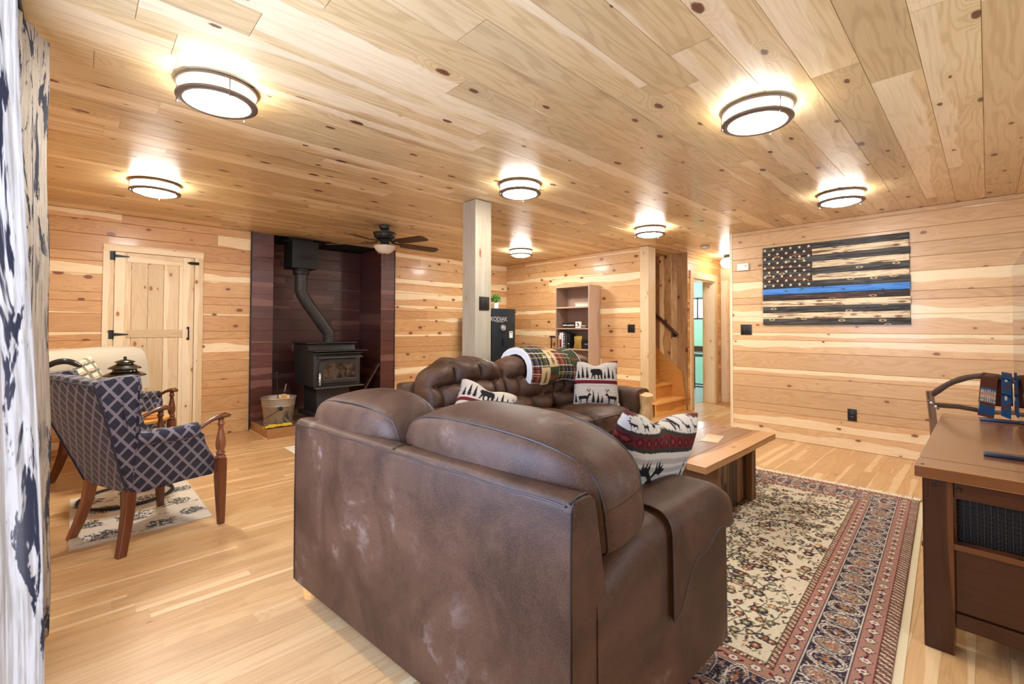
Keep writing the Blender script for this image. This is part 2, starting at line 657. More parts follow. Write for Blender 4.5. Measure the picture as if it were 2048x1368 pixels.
# right wall, rear stretch with the bookshelf and near stretch with the flag
WCY = 2.215
STY = 3.33
b = BM()
rr = random.Random(8)
for z0, z1 in zip(zB, zB[1:]):
    boards(b, (XR, 0, 0), (0, 1, 0), (0, 0, 1), (-1, 0, 0), [(z0, z1, STY + .13, YA)], rr, 2.5, 4)
box(b, XR + .008, XR + .1, STY + .13, YA + .1, 0, H)
struct(keep_layers_obj('wall_right_rear', b, M_WALL))
b = BM()
rr = random.Random(15)
for z0, z1 in zip(zC, zC[1:]):
    boards(b, (XR, 0, 0), (0, 1, 0), (0, 0, 1), (-1, 0, 0), [(z0, z1, YB, WCY - .03)], rr, 0, 0)
box(b, XR + .008, 8.2, WCY - .15, WCY - .012, 0, H)
box(b, XR + .008, XR + .1, YB, WCY - .1, 0, H)
struct(keep_layers_obj('wall_right', b, M_WALLR))
b = BM()
box(b, XR - .008, XR + .09, WCY - .032, WCY, 0, H, bev=.002)
board_uv(b, rr, 2)
struct(keep_layers_obj('trim_2', b, M_PALE))

# left wall with its curtained window, rear wall with an opening for the added fill window
def wall_with_hole(name, O, U, u0, u1, N, zs, hole, mat, seed):
    b = BM()
    rr = random.Random(seed)
    holes = hole if isinstance(hole, list) else [hole]
    for z0, z1 in zip(zs, zs[1:]):
        segs, p = [], u0
        for h0, h1, g0, g1 in holes:
            if z1 > g0 and z0 < g1:
                segs.append((p, h0))
                p = h1
        segs.append((p, u1))
        boards(b, O, U, (0, 0, 1), N, [(z0, z1, p, q) for p, q in segs], rr, 2, 5)
    return struct(keep_layers_obj(name, b, mat))


zW = [0, .14, .28, .42, .56, .70, .84, .98, 1.12, 1.26, 1.40, 1.54, 1.68, 1.82, 1.96, 2.10, 2.24, 2.38, 2.44]
wall_with_hole('wall_left', (XL, 0, 0), (0, 1, 0), YB, YA, (1, 0, 0), zW, [(.80, 2.10, .56, 2.10)], M_WALL, 31)
wall_with_hole('wall_rear', (0, YB, 0), (1, 0, 0), XL, XR, (0, 1, 0), zW, (.5, 4.1, .56, 2.24), M_WALL, 33)

M_GLASS = NT('window_glass').set((1, 1, 1), .0, 0, .5, Transmission_Weight=1.0, IOR=1.01)
M_WHITEPAINT = plain('white_painted_frame', srgb(235, 235, 232), .4)


def window(name, O, U, N, w, h, mull):
    t = thing(name, O)
    t['kind'] = 'structure'
    U, N = Vector(U), Vector(N)
    M = Matrix((U, -N, Vector((0, 0, 1)))).transposed().to_4x4()
    b = BM()
    for x0, x1, z0, z1 in [(0, .05, 0, h), (w - .05, w, 0, h), (0, w, 0, .05), (0, w, h - .05, h)] + \
            [(w * k / (mull + 1) - .02, w * k / (mull + 1) + .02, 0, h) for k in range(1, mull + 1)]:
        box(b, x0, x1, -.015, .05, z0, z1, M=M)
    obj('window_frame', b, M_WHITEPAINT, t, smooth=False)
    return t


window('window_1', (XL, .80, .56), (0, 1, 0), (1, 0, 0), 1.30, 1.54, 1)
window('fill_window_rear', (.5, YB, .56), (1, 0, 0), (0, 1, 0), 3.6, 1.68, 2)  # made-up window out of view, added to let in fill light

# ================================================================== ceiling lamps
M_BRONZE = plain('dark_bronze_metal', srgb(112, 98, 86), .38, .5)
M_GLOW = NT('lit_frosted_glass').set((.9, .9, .88), .4)
_g = M_GLOW.node_tree.nodes['Principled BSDF']
_g.inputs['Emission Color'].default_value = (1.0, .96, .89, 1)
_g.inputs['Emission Strength'].default_value = LAMP_E


M_DRUM = NT('lit_frosted_drum').set((.9, .9, .88), .4)
_g = M_DRUM.node_tree.nodes['Principled BSDF']
_g.inputs['Emission Color'].default_value = (1.0, .96, .89, 1)
_g.inputs['Emission Strength'].default_value = LAMP_E * .32


FAR_LAMPS = {}


def make_lamp():
    t = thing('ceiling_lamp')
    b = BM()
    lathe(b, [(.0, 0), (.168, 0), (.172, -.004), (.172, -.016), (.166, -.018), (.160, -.014), (.0, -.014)], seg=48)
    obj('ceiling_ring', b, M_BRONZE, t)
    b = BM()
    lathe(b, [(.150, -.016), (.152, -.018), (.152, -.066), (.0, -.066)], seg=48)
    obj('glass_drum', b, M_DRUM, t)
    b = BM()
    lathe(b, [(.138, -.064), (.168, -.062), (.172, -.067), (.172, -.076), (.162, -.082), (.142, -.081), (.138, -.076), (.138, -.064)], seg=48)
    obj('lower_ring', b, M_BRONZE, t)
    b = BM()
    lathe(b, [(.139, -.072), (.125, -.083), (.095, -.094), (.05, -.101), (.0, -.103)], seg=48)
    obj('dome_diffuser', b, M_GLOW, t)
    for k in range(3):
        a = R(35 + 120 * k)
        b = BM()
        x, y = .170 * math.cos(a), .170 * math.sin(a)
        tube(b, [(x, y, -.012), (x, y, -.09)], .0035, 8)
        lathe(b, [(0, -.096), (.005, -.094), (.006, -.088), (0, -.084)], (x, y, 0), 8)
        obj('ring_post', b, M_BRONZE, t)
    return t


LAMPS = [((.49, 2.60), 'round bronze-ringed ceiling lamp, the largest in view, above the near left of the room'),
         ((.46, 4.70), 'round lit ceiling lamp nearest the plank door'),
         ((2.61, .84), 'large lit ceiling lamp with bronze rings above the coffee table side of the loveseat'),
         ((2.615, 2.64), 'lit ceiling lamp just in front of the top of the wooden post'),
         ((4.77, .87), 'lit ceiling lamp in front of the wooden flag'),
         ((4.85, 2.73), 'lit ceiling lamp near the stair post and the hallway'),
         ((4.84, 4.86), 'lit ceiling lamp in the far corner above the safe')]
lamp0 = make_lamp()
for i, ((x, y), lab) in enumerate(LAMPS):
    o = lamp0 if i == 0 else copy_tree(lamp0)
    o.location = (x, y, H - .0045)
    o.rotation_euler.z = .7 * i
    tag(o, lab, 'ceiling lamp', 'round ceiling lamps in a grid')
    if i in (1, 5, 6):                             # emission boosted on these lamps to brighten the far end of the room
        for c in o.children:
            m = c.data.materials[0]
            if m not in (M_GLOW, M_DRUM): continue
            if m.name not in FAR_LAMPS:
                m2 = m.copy()
                m2.name = m.name + '_strong'
                m2.node_tree.nodes['Principled BSDF'].inputs['Emission Strength'].default_value *= 1.75
                FAR_LAMPS[m.name] = m2
            c.material_slots[0].link = 'OBJECT'
            c.material_slots[0].material = FAR_LAMPS[m.name]

t = thing('globe_lamp', (7.5, 2.84, H - .0045), label='small white globe lamp on the hallway ceiling half hidden by the flag wall', cat='ceiling lamp')
b = BM()
lathe(b, [(0, 0), (.075, 0), (.078, -.01), (.078, -.05), (.07, -.055), (0, -.055)], seg=32)
obj('lamp_base', b, M_BLACK, t)
b = BM()
lathe(b, [(.07, -.05), (.11, -.08), (.125, -.12), (.11, -.165), (.07, -.2), (0, -.21)], seg=32)
obj('globe', b, M_DRUM, t)

M_WHITEPL = plain('white_plastic', srgb(228, 224, 214), .45)
b = BM()
lathe(b, [(0, 0), (.062, 0), (.066, -.012), (.062, -.028), (.05, -.036), (0, -.038)], seg=32)
o = obj('smoke_detector', b, M_WHITEPL, loc=(0, 0, 0))
o.location = (6.50, 2.79, H - .0045)
tag(o, 'round white smoke detector on the ceiling before the hallway', 'smoke detector')

# ================================================================== ceiling fan
M_FANMETAL = plain('oil_rubbed_bronze', srgb(50, 48, 44), .4, .5)
M_BLADE = wood('dark_walnut_blade', srgb(74, 46, 34), srgb(60, 38, 28), srgb(84, 54, 40), srgb(40, 24, 18), knots=0, ring=.2, rough=.45)
M_BOWL = plain('frosted_bowl_glass', srgb(216, 206, 184), .35, 0, .04)
fx, fy = 2.56, 4.79
t = thing('ceiling_fan', (fx, fy, H - .0045), label='dark bronze ceiling fan with brown blades and an unlit frosted bowl before the stove', cat='ceiling fan')
b = BM()
lathe(b, [(0, 0), (.062, 0), (.064, -.02), (.05, -.045), (.03, -.05), (.03, -.075)], seg=28)
obj('canopy', b, M_FANMETAL, t)
b = BM()
lathe(b, [(0, -.07), (.05, -.07), (.125, -.082), (.133, -.09), (.13, -.10), (.122, -.105), (.118, -.13), (.105, -.15), (.07, -.165), (0, -.168)], seg=36)
obj('motor_housing', b, M_FANMETAL, t)
b = BM()
lathe(b, [(0, -.165), (.05, -.165), (.052, -.215), (.06, -.225), (.118, -.232), (.122, -.238), (.1, -.242), (0, -.242)], seg=32)
obj('switch_housing', b, M_FANMETAL, t)
b = BM()
lathe(b, [(.122, -.236), (.118, -.25), (.098, -.285), (.065, -.312), (.03, -.324), (0, -.326)], seg=36)
lathe(b, [(0, -.322), (.016, -.326), (.014, -.334), (0, -.338)], seg=16, mat=1)
obj('light_bowl', b, [M_BOWL, M_FANMETAL], t)
for k in range(5):
    a = R(-7 + 72 * k)
    M = Matrix.Rotation(a, 4, 'Z')
    b = BM()
    T = M @ Matrix.Translation((.20, 0, -.205)) @ Matrix.Rotation(R(-12), 4, 'X') @ Matrix.Rotation(R(1.5), 4, 'Y')
    prism(b, [(0, -.05), (.06, -.062), (.42, -.068), (.455, -.055), (.47, -.03), (.47, .03), (.455, .055), (.42, .068), (.06, .062), (0, .05)], -.004, .004, M=T)
    board_uv(b, random.Random(k), 0)
    bo = keep_layers_obj('blade', b, M_BLADE, t)
    b = BM()
    tube(b, [M @ Vector(p) for p in ((.06, 0, -.155), (.1, 0, -.19), (.16, 0, -.20), (.22, 0, -.198))], [.012, .01, .01, .012], 8)
    prism(b, [(-.04, -.012), (.04, -.03), (.07, 0), (.04, .03), (-.04, .012)], .005, .012, M=T)
    obj('blade_bracket', b, M_FANMETAL, bo)
for k, (dx, dy, ln) in enumerate(((-.05, -.03, .46), (.0, -.055, .50))):
    b = BM()
    tube(b, [(dx, dy, -.23), (dx, dy, -ln + .02)], .0012, 6)
    lathe(b, [(0, .012), (.006, .008), (.009, -.004), (.006, -.014), (0, -.016)], (dx, dy, -ln + .01), 12)
    obj('pull_chain', b, M_BRONZE, t)

# ================================================================== wooden support post
rp = random.Random(40)
M_POST = wood('pale_grey_streaked_pine_post', srgb(178, 168, 148), srgb(168, 157, 133), srgb(182, 174, 156), srgb(120, 72, 50),
              sap_amt=.5, ring=.14, rings=16, knots=.45, ku=.45, kv=.12, ksz=.13, rough=.45, grey=srgb(186, 184, 176))
PX, PY, PW = 2.612, 3.207, .19
t = thing('support_post', (PX + PW / 2, PY + PW / 2, 0), label='square pale pine post standing from floor to ceiling behind the long sofa', cat='post')
b = BM()
box(b, -PW / 2, PW / 2, -PW / 2, PW / 2, 0, H - .0045, bev=.004)
board_uv(b, rp, 2)
keep_layers_obj('post_timber', b, M_POST, t)

M_PLATE = plain('dark_brown_cover_plate', srgb(42, 34, 30), .35, .3)
M_DEV = plain('black_device_plastic', srgb(24, 22, 22), .4)


def cover_plate(name, label, w, h, O, U, N, kind, cat='switch', gangs=2):
    """wall plate centred at O, U along the wall, N out of the wall"""
    U, N = Vector(U), Vector(N)
    M = Matrix((U, N, Vector((0, 0, 1)))).transposed().to_4x4()
    t = thing(name, O, label=label, cat=cat)
    b = BM()
    box(b, -w / 2, w / 2, 0, .006, -h / 2, h / 2, M=M, bev=.0022)
    obj('cover_plate', b, M_PLATE, t)
    for g in range(gangs):
        cx = (g - (gangs - 1) / 2) * .046
        if kind == 'rocker':
            b = BM()
            box(b, cx - .0165, cx + .0165, .004, .0085, -.033, .033, M=M, bev=.002)
            obj('rocker', b, M_DEV, t)
        else:
            for s in (-1, 1):
                b = BM()
                prism(b, rrect(.034, .028, .011, 4, cx, s * .0195), .004, .008, 'y', M=M)
                for dx in (-.006, .006):
                    box(b, cx + dx - .001, cx + dx + .001, .0075, .0083, s * .0195 - .003, s * .0195 + .006, M=M, mat=1)
                obj('socket', b, [M_DEV, M_WHITEPL], t)
    return t


cover_plate('light_switch', 'dark double switch plate on the pale post', .12, .124, (2.716, PY - .0005, 1.488), (1, 0, 0), (0, -1, 0), 'rocker')
cover_plate('light_switch', 'dark double switch plate on the wall right of the bookshelf', .118, .118, (XR - .0005, 3.605, 1.262), (0, -1, 0), (-1, 0, 0), 'rocker')
cover_plate('light_switch', 'dark double switch plate lower left of the wooden flag', .125, .125, (XR - .0005, 2.026, 1.252), (0, -1, 0), (-1, 0, 0), 'rocker')
cover_plate('power_outlet', 'dark outlet plate low on the wall under the flag', .078, .125, (XR - .0005, .992, .367), (0, -1, 0), (-1, 0, 0), 'socket', 'outlet', 1)
t = thing('alarm_box', (XR - .0005, 2.055, 2.012), label='small white detector box on the wall left of the flag', cat='detector')
b = BM()
box(b, -.024, 0, -.066, .066, -.042, .042, bev=.006)
obj('housing', b, M_WHITEPL, t)
b = BM()
lathe(b, [(0, 0), (.006, 0), (.006, .003), (0, .003)], seg=12, M=Matrix.Translation((-.0235, -.035, .01)) @ Matrix.Rotation(R(-90), 4, 'Y'))
obj('button', b, M_DEV, t)

# ================================================================== plank door in the far wall
rd = random.Random(77)
d1 = thing('door_1', (.20, YA, 0))
d1['kind'] = 'structure'
DW, DH = .865, 2.125          # outer frame
b = BM()
for x0, x1, z0, z1, al in ((0, .085, 0, DH - .075, 2), (DW - .085, DW, 0, DH - .075, 2), (0, DW, DH - .075, DH, 0)):
    q = BM()
    box(q, x0, x1, -.022, 0, z0, z1, bev=.002)
    board_uv(q, rd, al)
    me = bpy.data.meshes.new('tmp'); q.to_mesh(me); q.free(); b.from_mesh(me); bpy.data.meshes.remove(me)
keep_layers_obj('door_frame', b, M_PALE, d1)
LW, LH = DW - .18, DH - .09
b = BM()
for k in range(5):
    q = BM()
    box(q, .002 + k * LW / 5, (k + 1) * LW / 5 - .002, -.012, 0, 0, LH, bev=.002)
    board_uv(q, rd, 2)
    me = bpy.data.meshes.new('tmp'); q.to_mesh(me); q.free(); b.from_mesh(me); bpy.data.meshes.remove(me)
lf = keep_layers_obj('leaf', b, M_PALE, d1)
lf.location = (.09, 0, .01)
for nm, x0, x1, z0, z1, al in (('stile', 0, .10, 0, LH, 2), ('stile', LW - .10, LW, 0, LH, 2), ('rail', .1, LW - .1, LH - .10, LH, 0),
                               ('rail', .1, LW - .1, LH * .56, LH * .56 + .085, 0), ('rail', .1, LW - .1, 0, .12, 0)):
    q = BM()
    box(q, x0 + .001, x1 - .001, -.021, -.0121, z0 + .001, z1 - .001, bev=.0015)
    board_uv(q, rd, al)
    keep_layers_obj(nm, q, M_PALE, lf)
for zz in (LH - .035, LH * .56 + .045, .18):
    q = BM()
    box(q, .0, .035, -.028, -.022, zz - .045, zz + .045)
    prism(q, [(.035, zz - .016), (.035, zz + .016), (.155, zz + .005), (.155, zz - .005)], -.027, -.0225, 'y')
    tube(q, [(.036, -.029, zz - .045), (.036, -.029, zz + .045)], .006, 8)
    o = obj('strap_hinge', q, M_BLACK, d1, angle=30)
    o.location = (.052, 0, 0)
q = BM()
tube(q, [(LW - .05, -.024, LH * .56 - .015), (LW - .05, -.055, LH * .56), (LW - .05, -.055, LH * .56 + .085), (LW - .05, -.024, LH * .56 + .10)], .007, 8)
for zz in (LH * .56 - .018, LH * .56 + .103):
    box(q, LW - .062, LW - .038, -.026, -.021, zz - .014, zz + .014)
o = obj('pull_handle', q, M_BLACK, lf)
q = BM()
box(q, LW - .045, LW + .045, -.03, -.021, LH - .075, LH - .042, bev=.002)
tube(q, [(LW - .065, -.036, LH - .058), (LW + .03, -.036, LH - .058)], .008, 8)
obj('slide_bolt', q, M_BLACK, lf)

# ================================================================== stairwell, hall and the green room
b = BM()
box(b, 5.865, 6.075, STY, 3.46, 0, H - .0045, bev=.006)
board_uv(b, random.Random(4), 2)
o = keep_layers_obj('stair_post', b, M_PALE)
tag(o, 'smooth pale log post at the foot of the stairs', 'post')

SX = 6.86
b = BM()
rr = random.Random(52)
uw = 0
rows = []
yy = 3.225
while yy < YA:
    w = rr.choice((.10, .14, .17, .2))
    rows.append((yy, min(yy + w, YA), 0, H))
    yy += w
boards(b, (SX, 0, 0), (0, 0, 1), (0, 1, 0), (-1, 0, 0), rows, rr, 0, 0, .003, .005)
box(b, SX + .006, SX + .1, 3.4, YA + .1, 0, H)
struct(keep_layers_obj('wall_stair', b, M_BARN))
b = BM()
rows = [(z0, z1, XR + .02, SX) for z0, z1 in zip(zB, zB[1:])]
boards(b, (0, YA, 0), (1, 0, 0), (0, 0, 1), (0, -1, 0), rows, rr, 0, 0)
box(b, XR + .1, SX + .1, YA + .01, YA + .1, 0, H)
struct(keep_layers_obj('wall_stair_rear', b, M_WALL))
M_HONEY = wood('honey_stair_wood', srgb(220, 164, 92), srgb(204, 146, 76), srgb(230, 180, 110), srgb(130, 80, 36),
               ring=.2, rings=20, knots=.12, rough=.35)
t = thing('staircase', (6.4, 3.9, 0), label='honey wood stairs rising beside the bookshelf wall from the hallway', cat='stairs')
ys, rz_, tr = 3.265, .205, .205
for k in range(9):
    y0 = ys + k * .215
    if (k + 1) * .205 > H: break
    q = BM()
    box(q, 6.082 if k else 5.957, SX - .03, y0, y0 + .022, k * .205, (k + 1) * .205 - .028)
    board_uv(q, rr, 0)
    keep_layers_obj('riser', q, M_HONEY, t, world=True)
    q = BM()
    if k: box(q, 6.082, SX - .03, y0 - .022, y0 + .24, (k + 1) * .205 - .028, (k + 1) * .205, bev=.006)
    else: prism(q, [(5.95, y0 - .022), (SX - .03, y0 - .022), (SX - .03, y0 + .24), (6.082, y0 + .24), (6.082, 3.322), (5.95, 3.322)], .177, .205, bev=.004)
    board_uv(q, rr, 0)
    keep_layers_obj('tread', q, M_HONEY, t, world=True)
q = BM()
prism(q, [(3.24, 0), (3.27, .32), (3.30, .58), (5.35, 2.32), (5.6, 2.32), (5.6, 2.1), (3.9, .4), (3.5, .0)], SX - .028, SX - .008, 'x')
board_uv(q, rr, 1)
keep_layers_obj('skirt_board', q, M_HONEY, t, world=True)
M_RAIL = plain('dark_stained_handrail', srgb(70, 40, 26), .35)
t = thing('handrail', (SX - .06, 3.7, 1.4), label='dark wooden handrail sloping up the barn board stair wall', cat='handrail')
q = BM()
tube(q, [(SX - .06, 3.36, 1.165), (SX - .06, 3.72, 1.49), (SX - .06, 4.9, 2.36)], .022, 12)
obj('rail', q, M_RAIL, t, world=True)
for yy, zz in ((3.43, 1.225), (4.4, 1.99)):
    q = BM()
    tube(q, [(SX - .06, yy, zz - .015), (SX - .055, yy, zz - .06), (SX - .008, yy, zz - .075)], .008, 8)
    lathe(q, [(0, 0), (.025, 0), (.025, .006), (0, .006)], seg=14, M=Matrix.Translation((SX - .006, yy, zz - .075)) @ Matrix.Rotation(R(-90), 4, 'Y'))
    obj('bracket', q, M_BLACK, t, world=True)

HY = 3.22
OX0, OX1, OZ = 7.03, 7.86, 2.06
HE = 8.12
b = BM()
rr = random.Random(61)
z = 0
while z < H - .02:
    z1 = min(z + rr.choice((.09, .1, .12)), H)
    segs = [(SX - .004, HE)] if z >= OZ + .02 else ([(SX - .004, OX0), (OX1, HE)])
    boards(b, (0, HY, 0), (1, 0, 0), (0, 0, 1), (0, -1, 0), [(z, z1, p, q) for p, q in segs], rr, 0, 0, .004, .007)
    z = z1
box(b, SX + .012, OX0 - .01, HY + .008, HY + .20, 0, H)
box(b, OX1 + .01, HE + .1, HY + .008, HY + .20, 0, H)
box(b, OX0 - .01, OX1 + .01, HY + .008, HY + .20, OZ, H)
struct(keep_layers_obj('wall_hall', b, M_HALL))
b = BM()
boards(b, (HE, 0, 0), (0, 0, 1), (0, 1, 0), (-1, 0, 0), [(yy, yy + .14, 0, 2.1) for yy in [2.2 + .146 * k for k in range(7)]], rr, 0, 0, .003, .006)
boards(b, (HE, 0, 0), (0, 1, 0), (0, 0, 1), (-1, 0, 0), [(2.1, 2.22, 2.2, HY), (2.22, 2.34, 2.2, HY), (2.34, 2.44, 2.2, HY)], rr, 0, 0, .003, .006)
box(b, HE + .01, HE + .1, 2.2, HY + .2, 0, H)
struct(keep_layers_obj('wall_hall_end', b, M_PALE))
d2 = thing('door_2', (OX0, HY, 0))
d2['kind'] = 'structure'
for nm, x0, x1, y0, y1, z0, z1, al in (('casing', -.10, 0, -.02, 0, 0, OZ, 2), ('casing', OX1 - OX0, OX1 - OX0 + .10, -.02, 0, 0, OZ, 2),
                                       ('casing', -.10, OX1 - OX0 + .10, -.02, 0, OZ, OZ + .11, 0),
                                       ('jamb', -.008, .01, 0, .20, 0, OZ, 2), ('jamb', OX1 - OX0 - .01, OX1 - OX0 + .008, 0, .20, 0, OZ, 2),
                                       ('jamb', .01, OX1 - OX0 - .01, 0, .20, OZ - .02, OZ, 0)):
    q = BM()
    box(q, x0, x1, y0 - .001, y1, z0, z1, bev=.002)
    board_uv(q, rr, al)
    keep_layers_obj(nm, q, M_PALE, d2)

M_GREEN = plain('pale_green_paint', srgb(160, 204, 184), .6, 0, .03)
M_WHITECEIL = plain('white_ceiling_paint', srgb(238, 242, 244), .7, 0, .02)
M_GREYFLOOR = plain('pale_grey_floor', srgb(176, 180, 186), .3, 0, .1, 5)
GX = 10.4
b = BM()
wy0, wy1, wz0, wz1 = 4.35, 4.95, 1.48, 1.98
for y0, y1, z0, z1 in ((HY + .2, wy0, 0, H), (wy1, 6.4, 0, H), (wy0, wy1, 0, wz0), (wy0, wy1, wz1, H)):
    box(b, GX, GX + .12, y0, y1, z0, z1)
box(b, SX + .1, GX, 6.4, 6.5, 0, H)
box(b, HE + .1, GX, HY + .1, HY + .2, 0, H)
struct(obj('wall_green_room', b, M_GREEN, smooth=False))
b = BM()
box(b, SX + .1, GX, HY + .2, 6.4, H, H + .05)
struct(obj('ceiling_green_room', b, M_WHITECEIL, smooth=False))
b = BM()
box(b, SX + .1, GX, HY + .2, 6.4, -.001, .004)
struct(obj('floor_green_room', b, M_GREYFLOOR, smooth=False))
t = thing('window_3', (GX, wy0, wz0))
t['kind'] = 'structure'
b = BM()
for y0, y1, z0, z1 in ((0, .6, 0, .03), (0, .6, .46, .5), (0, .03, 0, .5), (.57, .6, 0, .5), (.28, .31, 0, .5)):
    box(b, -.012, .03, y0, y1, z0, z1)
obj('window_frame', b, M_BLACK, t, smooth=False)
b = BM()
for k in range(6):
    box(b, -.004, .004, .03, .57, .29 + .03 * k, .30 + .03 * k)
obj('blind', b, M_WHITEPL, t, smooth=False)
daylight('daylight_green_room', (GX + .35, 4.65, 1.8), (-1, 0, -.1), .6, .5, 16, (.80, .92, 1.0))
gl = bpy.data.lights.new('green_room_fill_light', 'POINT')  # added unseen point light that brightens the green room, no fixture
gl.energy, gl.shadow_soft_size, gl.color = 110, .15, (.92, .97, 1.0)
go = bpy.data.objects.new('green_room_fill_light', gl)
COL.objects.link(go)
go.location = (8.9, 5.6, 2.2)
b = BM()
box(b, GX - .03, GX, 3.6, 6.2, .74, .86)
struct(obj('trim_3', b, M_RAIL, smooth=False))

t = thing('exercise_bench', (9.2, 4.0, 0), label='black metal frame bench with grey top seen through the far doorway', cat='bench')
q = BM()
box(q, 9.0, 9.5, 3.75, 4.35, .70, .76, bev=.012)
obj('bench_top', q, plain('grey_vinyl', srgb(96, 98, 104), .5), t, world=True)
for px, py in ((9.05, 3.8), (9.45, 3.8), (9.05, 4.3), (9.45, 4.3)):
    q = BM()
    tube(q, [(px, py, .0), (px, py, .66), (px + (.03 if px < 9.2 else -.03), py, .70)], .018, 10)
    obj('leg', q, M_BLACK, t, world=True)
for px in (9.05, 9.45):
    q = BM()
    tube(q, [(px, 3.8, .1), (px, 4.3, .1)], .014, 8)
    obj('stretcher', q, M_BLACK, t, world=True)

# ================================================================== brown leather seating
def leather(name):
    t = NT(name)
    o = t.objco()
    big = t.noise(o, 3.2, 5, .62, .6)
    mid = t.noise(o, 11, 4, .65, .3)
    pore = t.voro(o, 190, dims='3D')['Distance']
    fine = t.noise(o, 330, 3, .6, .4)
    c = t.mix(t.ss(big, .32, .68), srgb(60, 39, 27), srgb(90, 63, 46))
    c = t.mix(t.math('MULTIPLY', t.ss(mid, .45, .75), .35), c, srgb(42, 27, 21))
    worn = t.math('MULTIPLY', t.ss(big, .56, .72), t.ss(mid, .46, .62))
    c = t.mix(t.math('MULTIPLY', t.ss(fine, .48, .72), .24), c, srgb(136, 108, 86))
    c = t.mix(t.math('MULTIPLY', t.ss(pore, .5, .2, 0, 1), .25), c, srgb(40, 26, 20))
    c = t.mix(t.math('MULTIPLY', worn, .34), c, srgb(166, 148, 136))
    t.bump(t.math('ADD', t.math('MULTIPLY', pore, .5), fine), .22, .0025)
    r = t.math('MULTIPLY_ADD', big, .2, .40)
    return t.set(c, r, 0, .28)


M_LEATHER = leather('worn_brown_suede_leather')
M_PIPING = plain('dark_leather_piping', srgb(52, 38, 34), .5)
M_LOG = wood('peeled_log', srgb(228, 190, 132), srgb(210, 168, 112), srgb(236, 206, 156), srgb(120, 76, 44), ring=.2, knots=.4, rough=.4)

LS = thing('loveseat', (.90, .72, 0), R(5.2), 'brown leather loveseat in the foreground with its back to the viewer', 'sofa', rot=(0, 0, R(5.2)))
SH = Matrix.Identity(4)
SH[1][0] = -.10          # the arm splays a little


def ls_obj(name, bm, mats=None, **k):
    bm.transform(SH)
    return obj(name, bm, mats or M_LEATHER, LS, **k)


def back_profile(ins=0.0, jut=0.0):
    return [(0 - jut, .085 + ins), (0 - jut, .30), (-.002 - jut, .60), (0 - jut, .80), (.006, .822), (.02, .831), (.05, .833), (.078, .830), (.092, .818), (.10, .79), (.13, .62), (.17, .45), (.18, .085 + ins)]


b = BM()
secs = []
L = 1.55
for yy, ins in ((0, .012), (.012, .003), (.03, 0), (.4, 0), (.775, 0), (1.15, 0), (1.52, 0), (1.538, .003), (1.55, .012)):
    pr_ = []
    for x, z in back_profile():
        cx, cz = .07, .45
        k = 1 - ins * 1.6
        dz = .004 * math.sin(yy * 5.1) * smoothstep(.6, .83, z)
        pr_.append((cx + (x - cx) * k, yy, cz + (z - cz) * (1 - ins) + dz))
    secs.append(pr_)
loft(b, secs)
ls_obj('back_frame', b, angle=60)
b = BM()
tube(b, [(-.002, .02 + 1.51 * k / 24, .815 + .003 * math.sin(k * 1.3)) for k in range(25)], .0026, 8)
for yy in (.004, 1.546):
    tube(b, [(-.001, yy, .09), (-.003, yy, .45), (-.001, yy, .80), (.01, yy, .825)], .0026, 8)
tube(b, [(.004, .775, .824), (.05, .777, .836), (.09, .775, .824)], .002, 6)
for yy in (.012,):
    tube(b, [(.004, yy, .822), (.03, yy - .002, .834), (.07, yy, .834), (.094, yy, .818)], .003, 8)
ls_obj('back_piping', b, M_PIPING)


def arm_sections(x0, x1, side, grow=0.0, lowz=.085, n=16, drape=None):
    """rounded arm running along the depth; side -1: near arm, outer face towards -y"""
    out = []
    for i in range(n + 1):
        x = x0 + (x1 - x0) * i / n
        top = .595 + .075 * smoothstep(.12, .34, x) - .02 * smoothstep(.8, .93, x)
        if grow:
            top += grow * (.6 + .5 * math.sin(PI * min(1, max(0, (x - x0) / (x1 - x0)))) + .12 * math.sin(x * 17))
        e = 1.0
        w2 = .115 + grow * .8
        bot = lowz if drape is None else top - drape(x)
        s = []
        cy = .11
        ed = min(i, n - i)
        tuck = (.985 if ed == 0 else 1.0)
        fr = -.025 * smoothstep(.84, .93, x) if not grow else -.02 * smoothstep(x1 - .06, x1, x)
        N = 14
        for k in range(N + 1):
            a = PI * k / N
            ca, sa = math.cos(a), math.sin(a)
            yy = cy - side * 0 + w2 * tuck * math.copysign(abs(ca) ** .55, ca)
            zz = top + fr - .10 + .10 * (abs(sa) ** .7)
            s.append((x, yy, zz))
        s = [(p[0], p[1], p[2]) for p in s]
        s.insert(0, (x, cy + w2 * tuck, bot if drape is None else top - .13))
        s.append((x, cy - w2 * tuck - .004, bot))
        if side > 0:
            s = [(p[0], 2 * cy - p[1], p[2]) for p in s]
        out.append(s)
    return out


for side, off in ((-1, 0.0), (1, 1.33)):
    b = BM()
    loft(b, [[(p[0], p[1] + off, p[2]) for p in s] for s in arm_sections(.10, .92, side)])
    ls_obj('arm', b, angle=70)
    b = BM()
    dr = lambda x: .33 - .14 * smoothstep(.48, .66, x) - .05 * smoothstep(.7, .92, x) + .012 * math.sin(x * 30)
    S = [[(p[0], p[1] + off, p[2]) for p in s] for s in arm_sections(.47, .945, side, .020, n=18, drape=dr)]
    loft(b, S)
    ls_obj('arm_pad', b, angle=70)
    b = BM()
    edge = [Vector(p) for p in S[0]][1:]
    tube(b, edge, .0035, 8)
    tube(b, [Vector(s[-1]) for s in S], .003, 8)
    ls_obj('arm_pad_piping', b, M_PIPING)

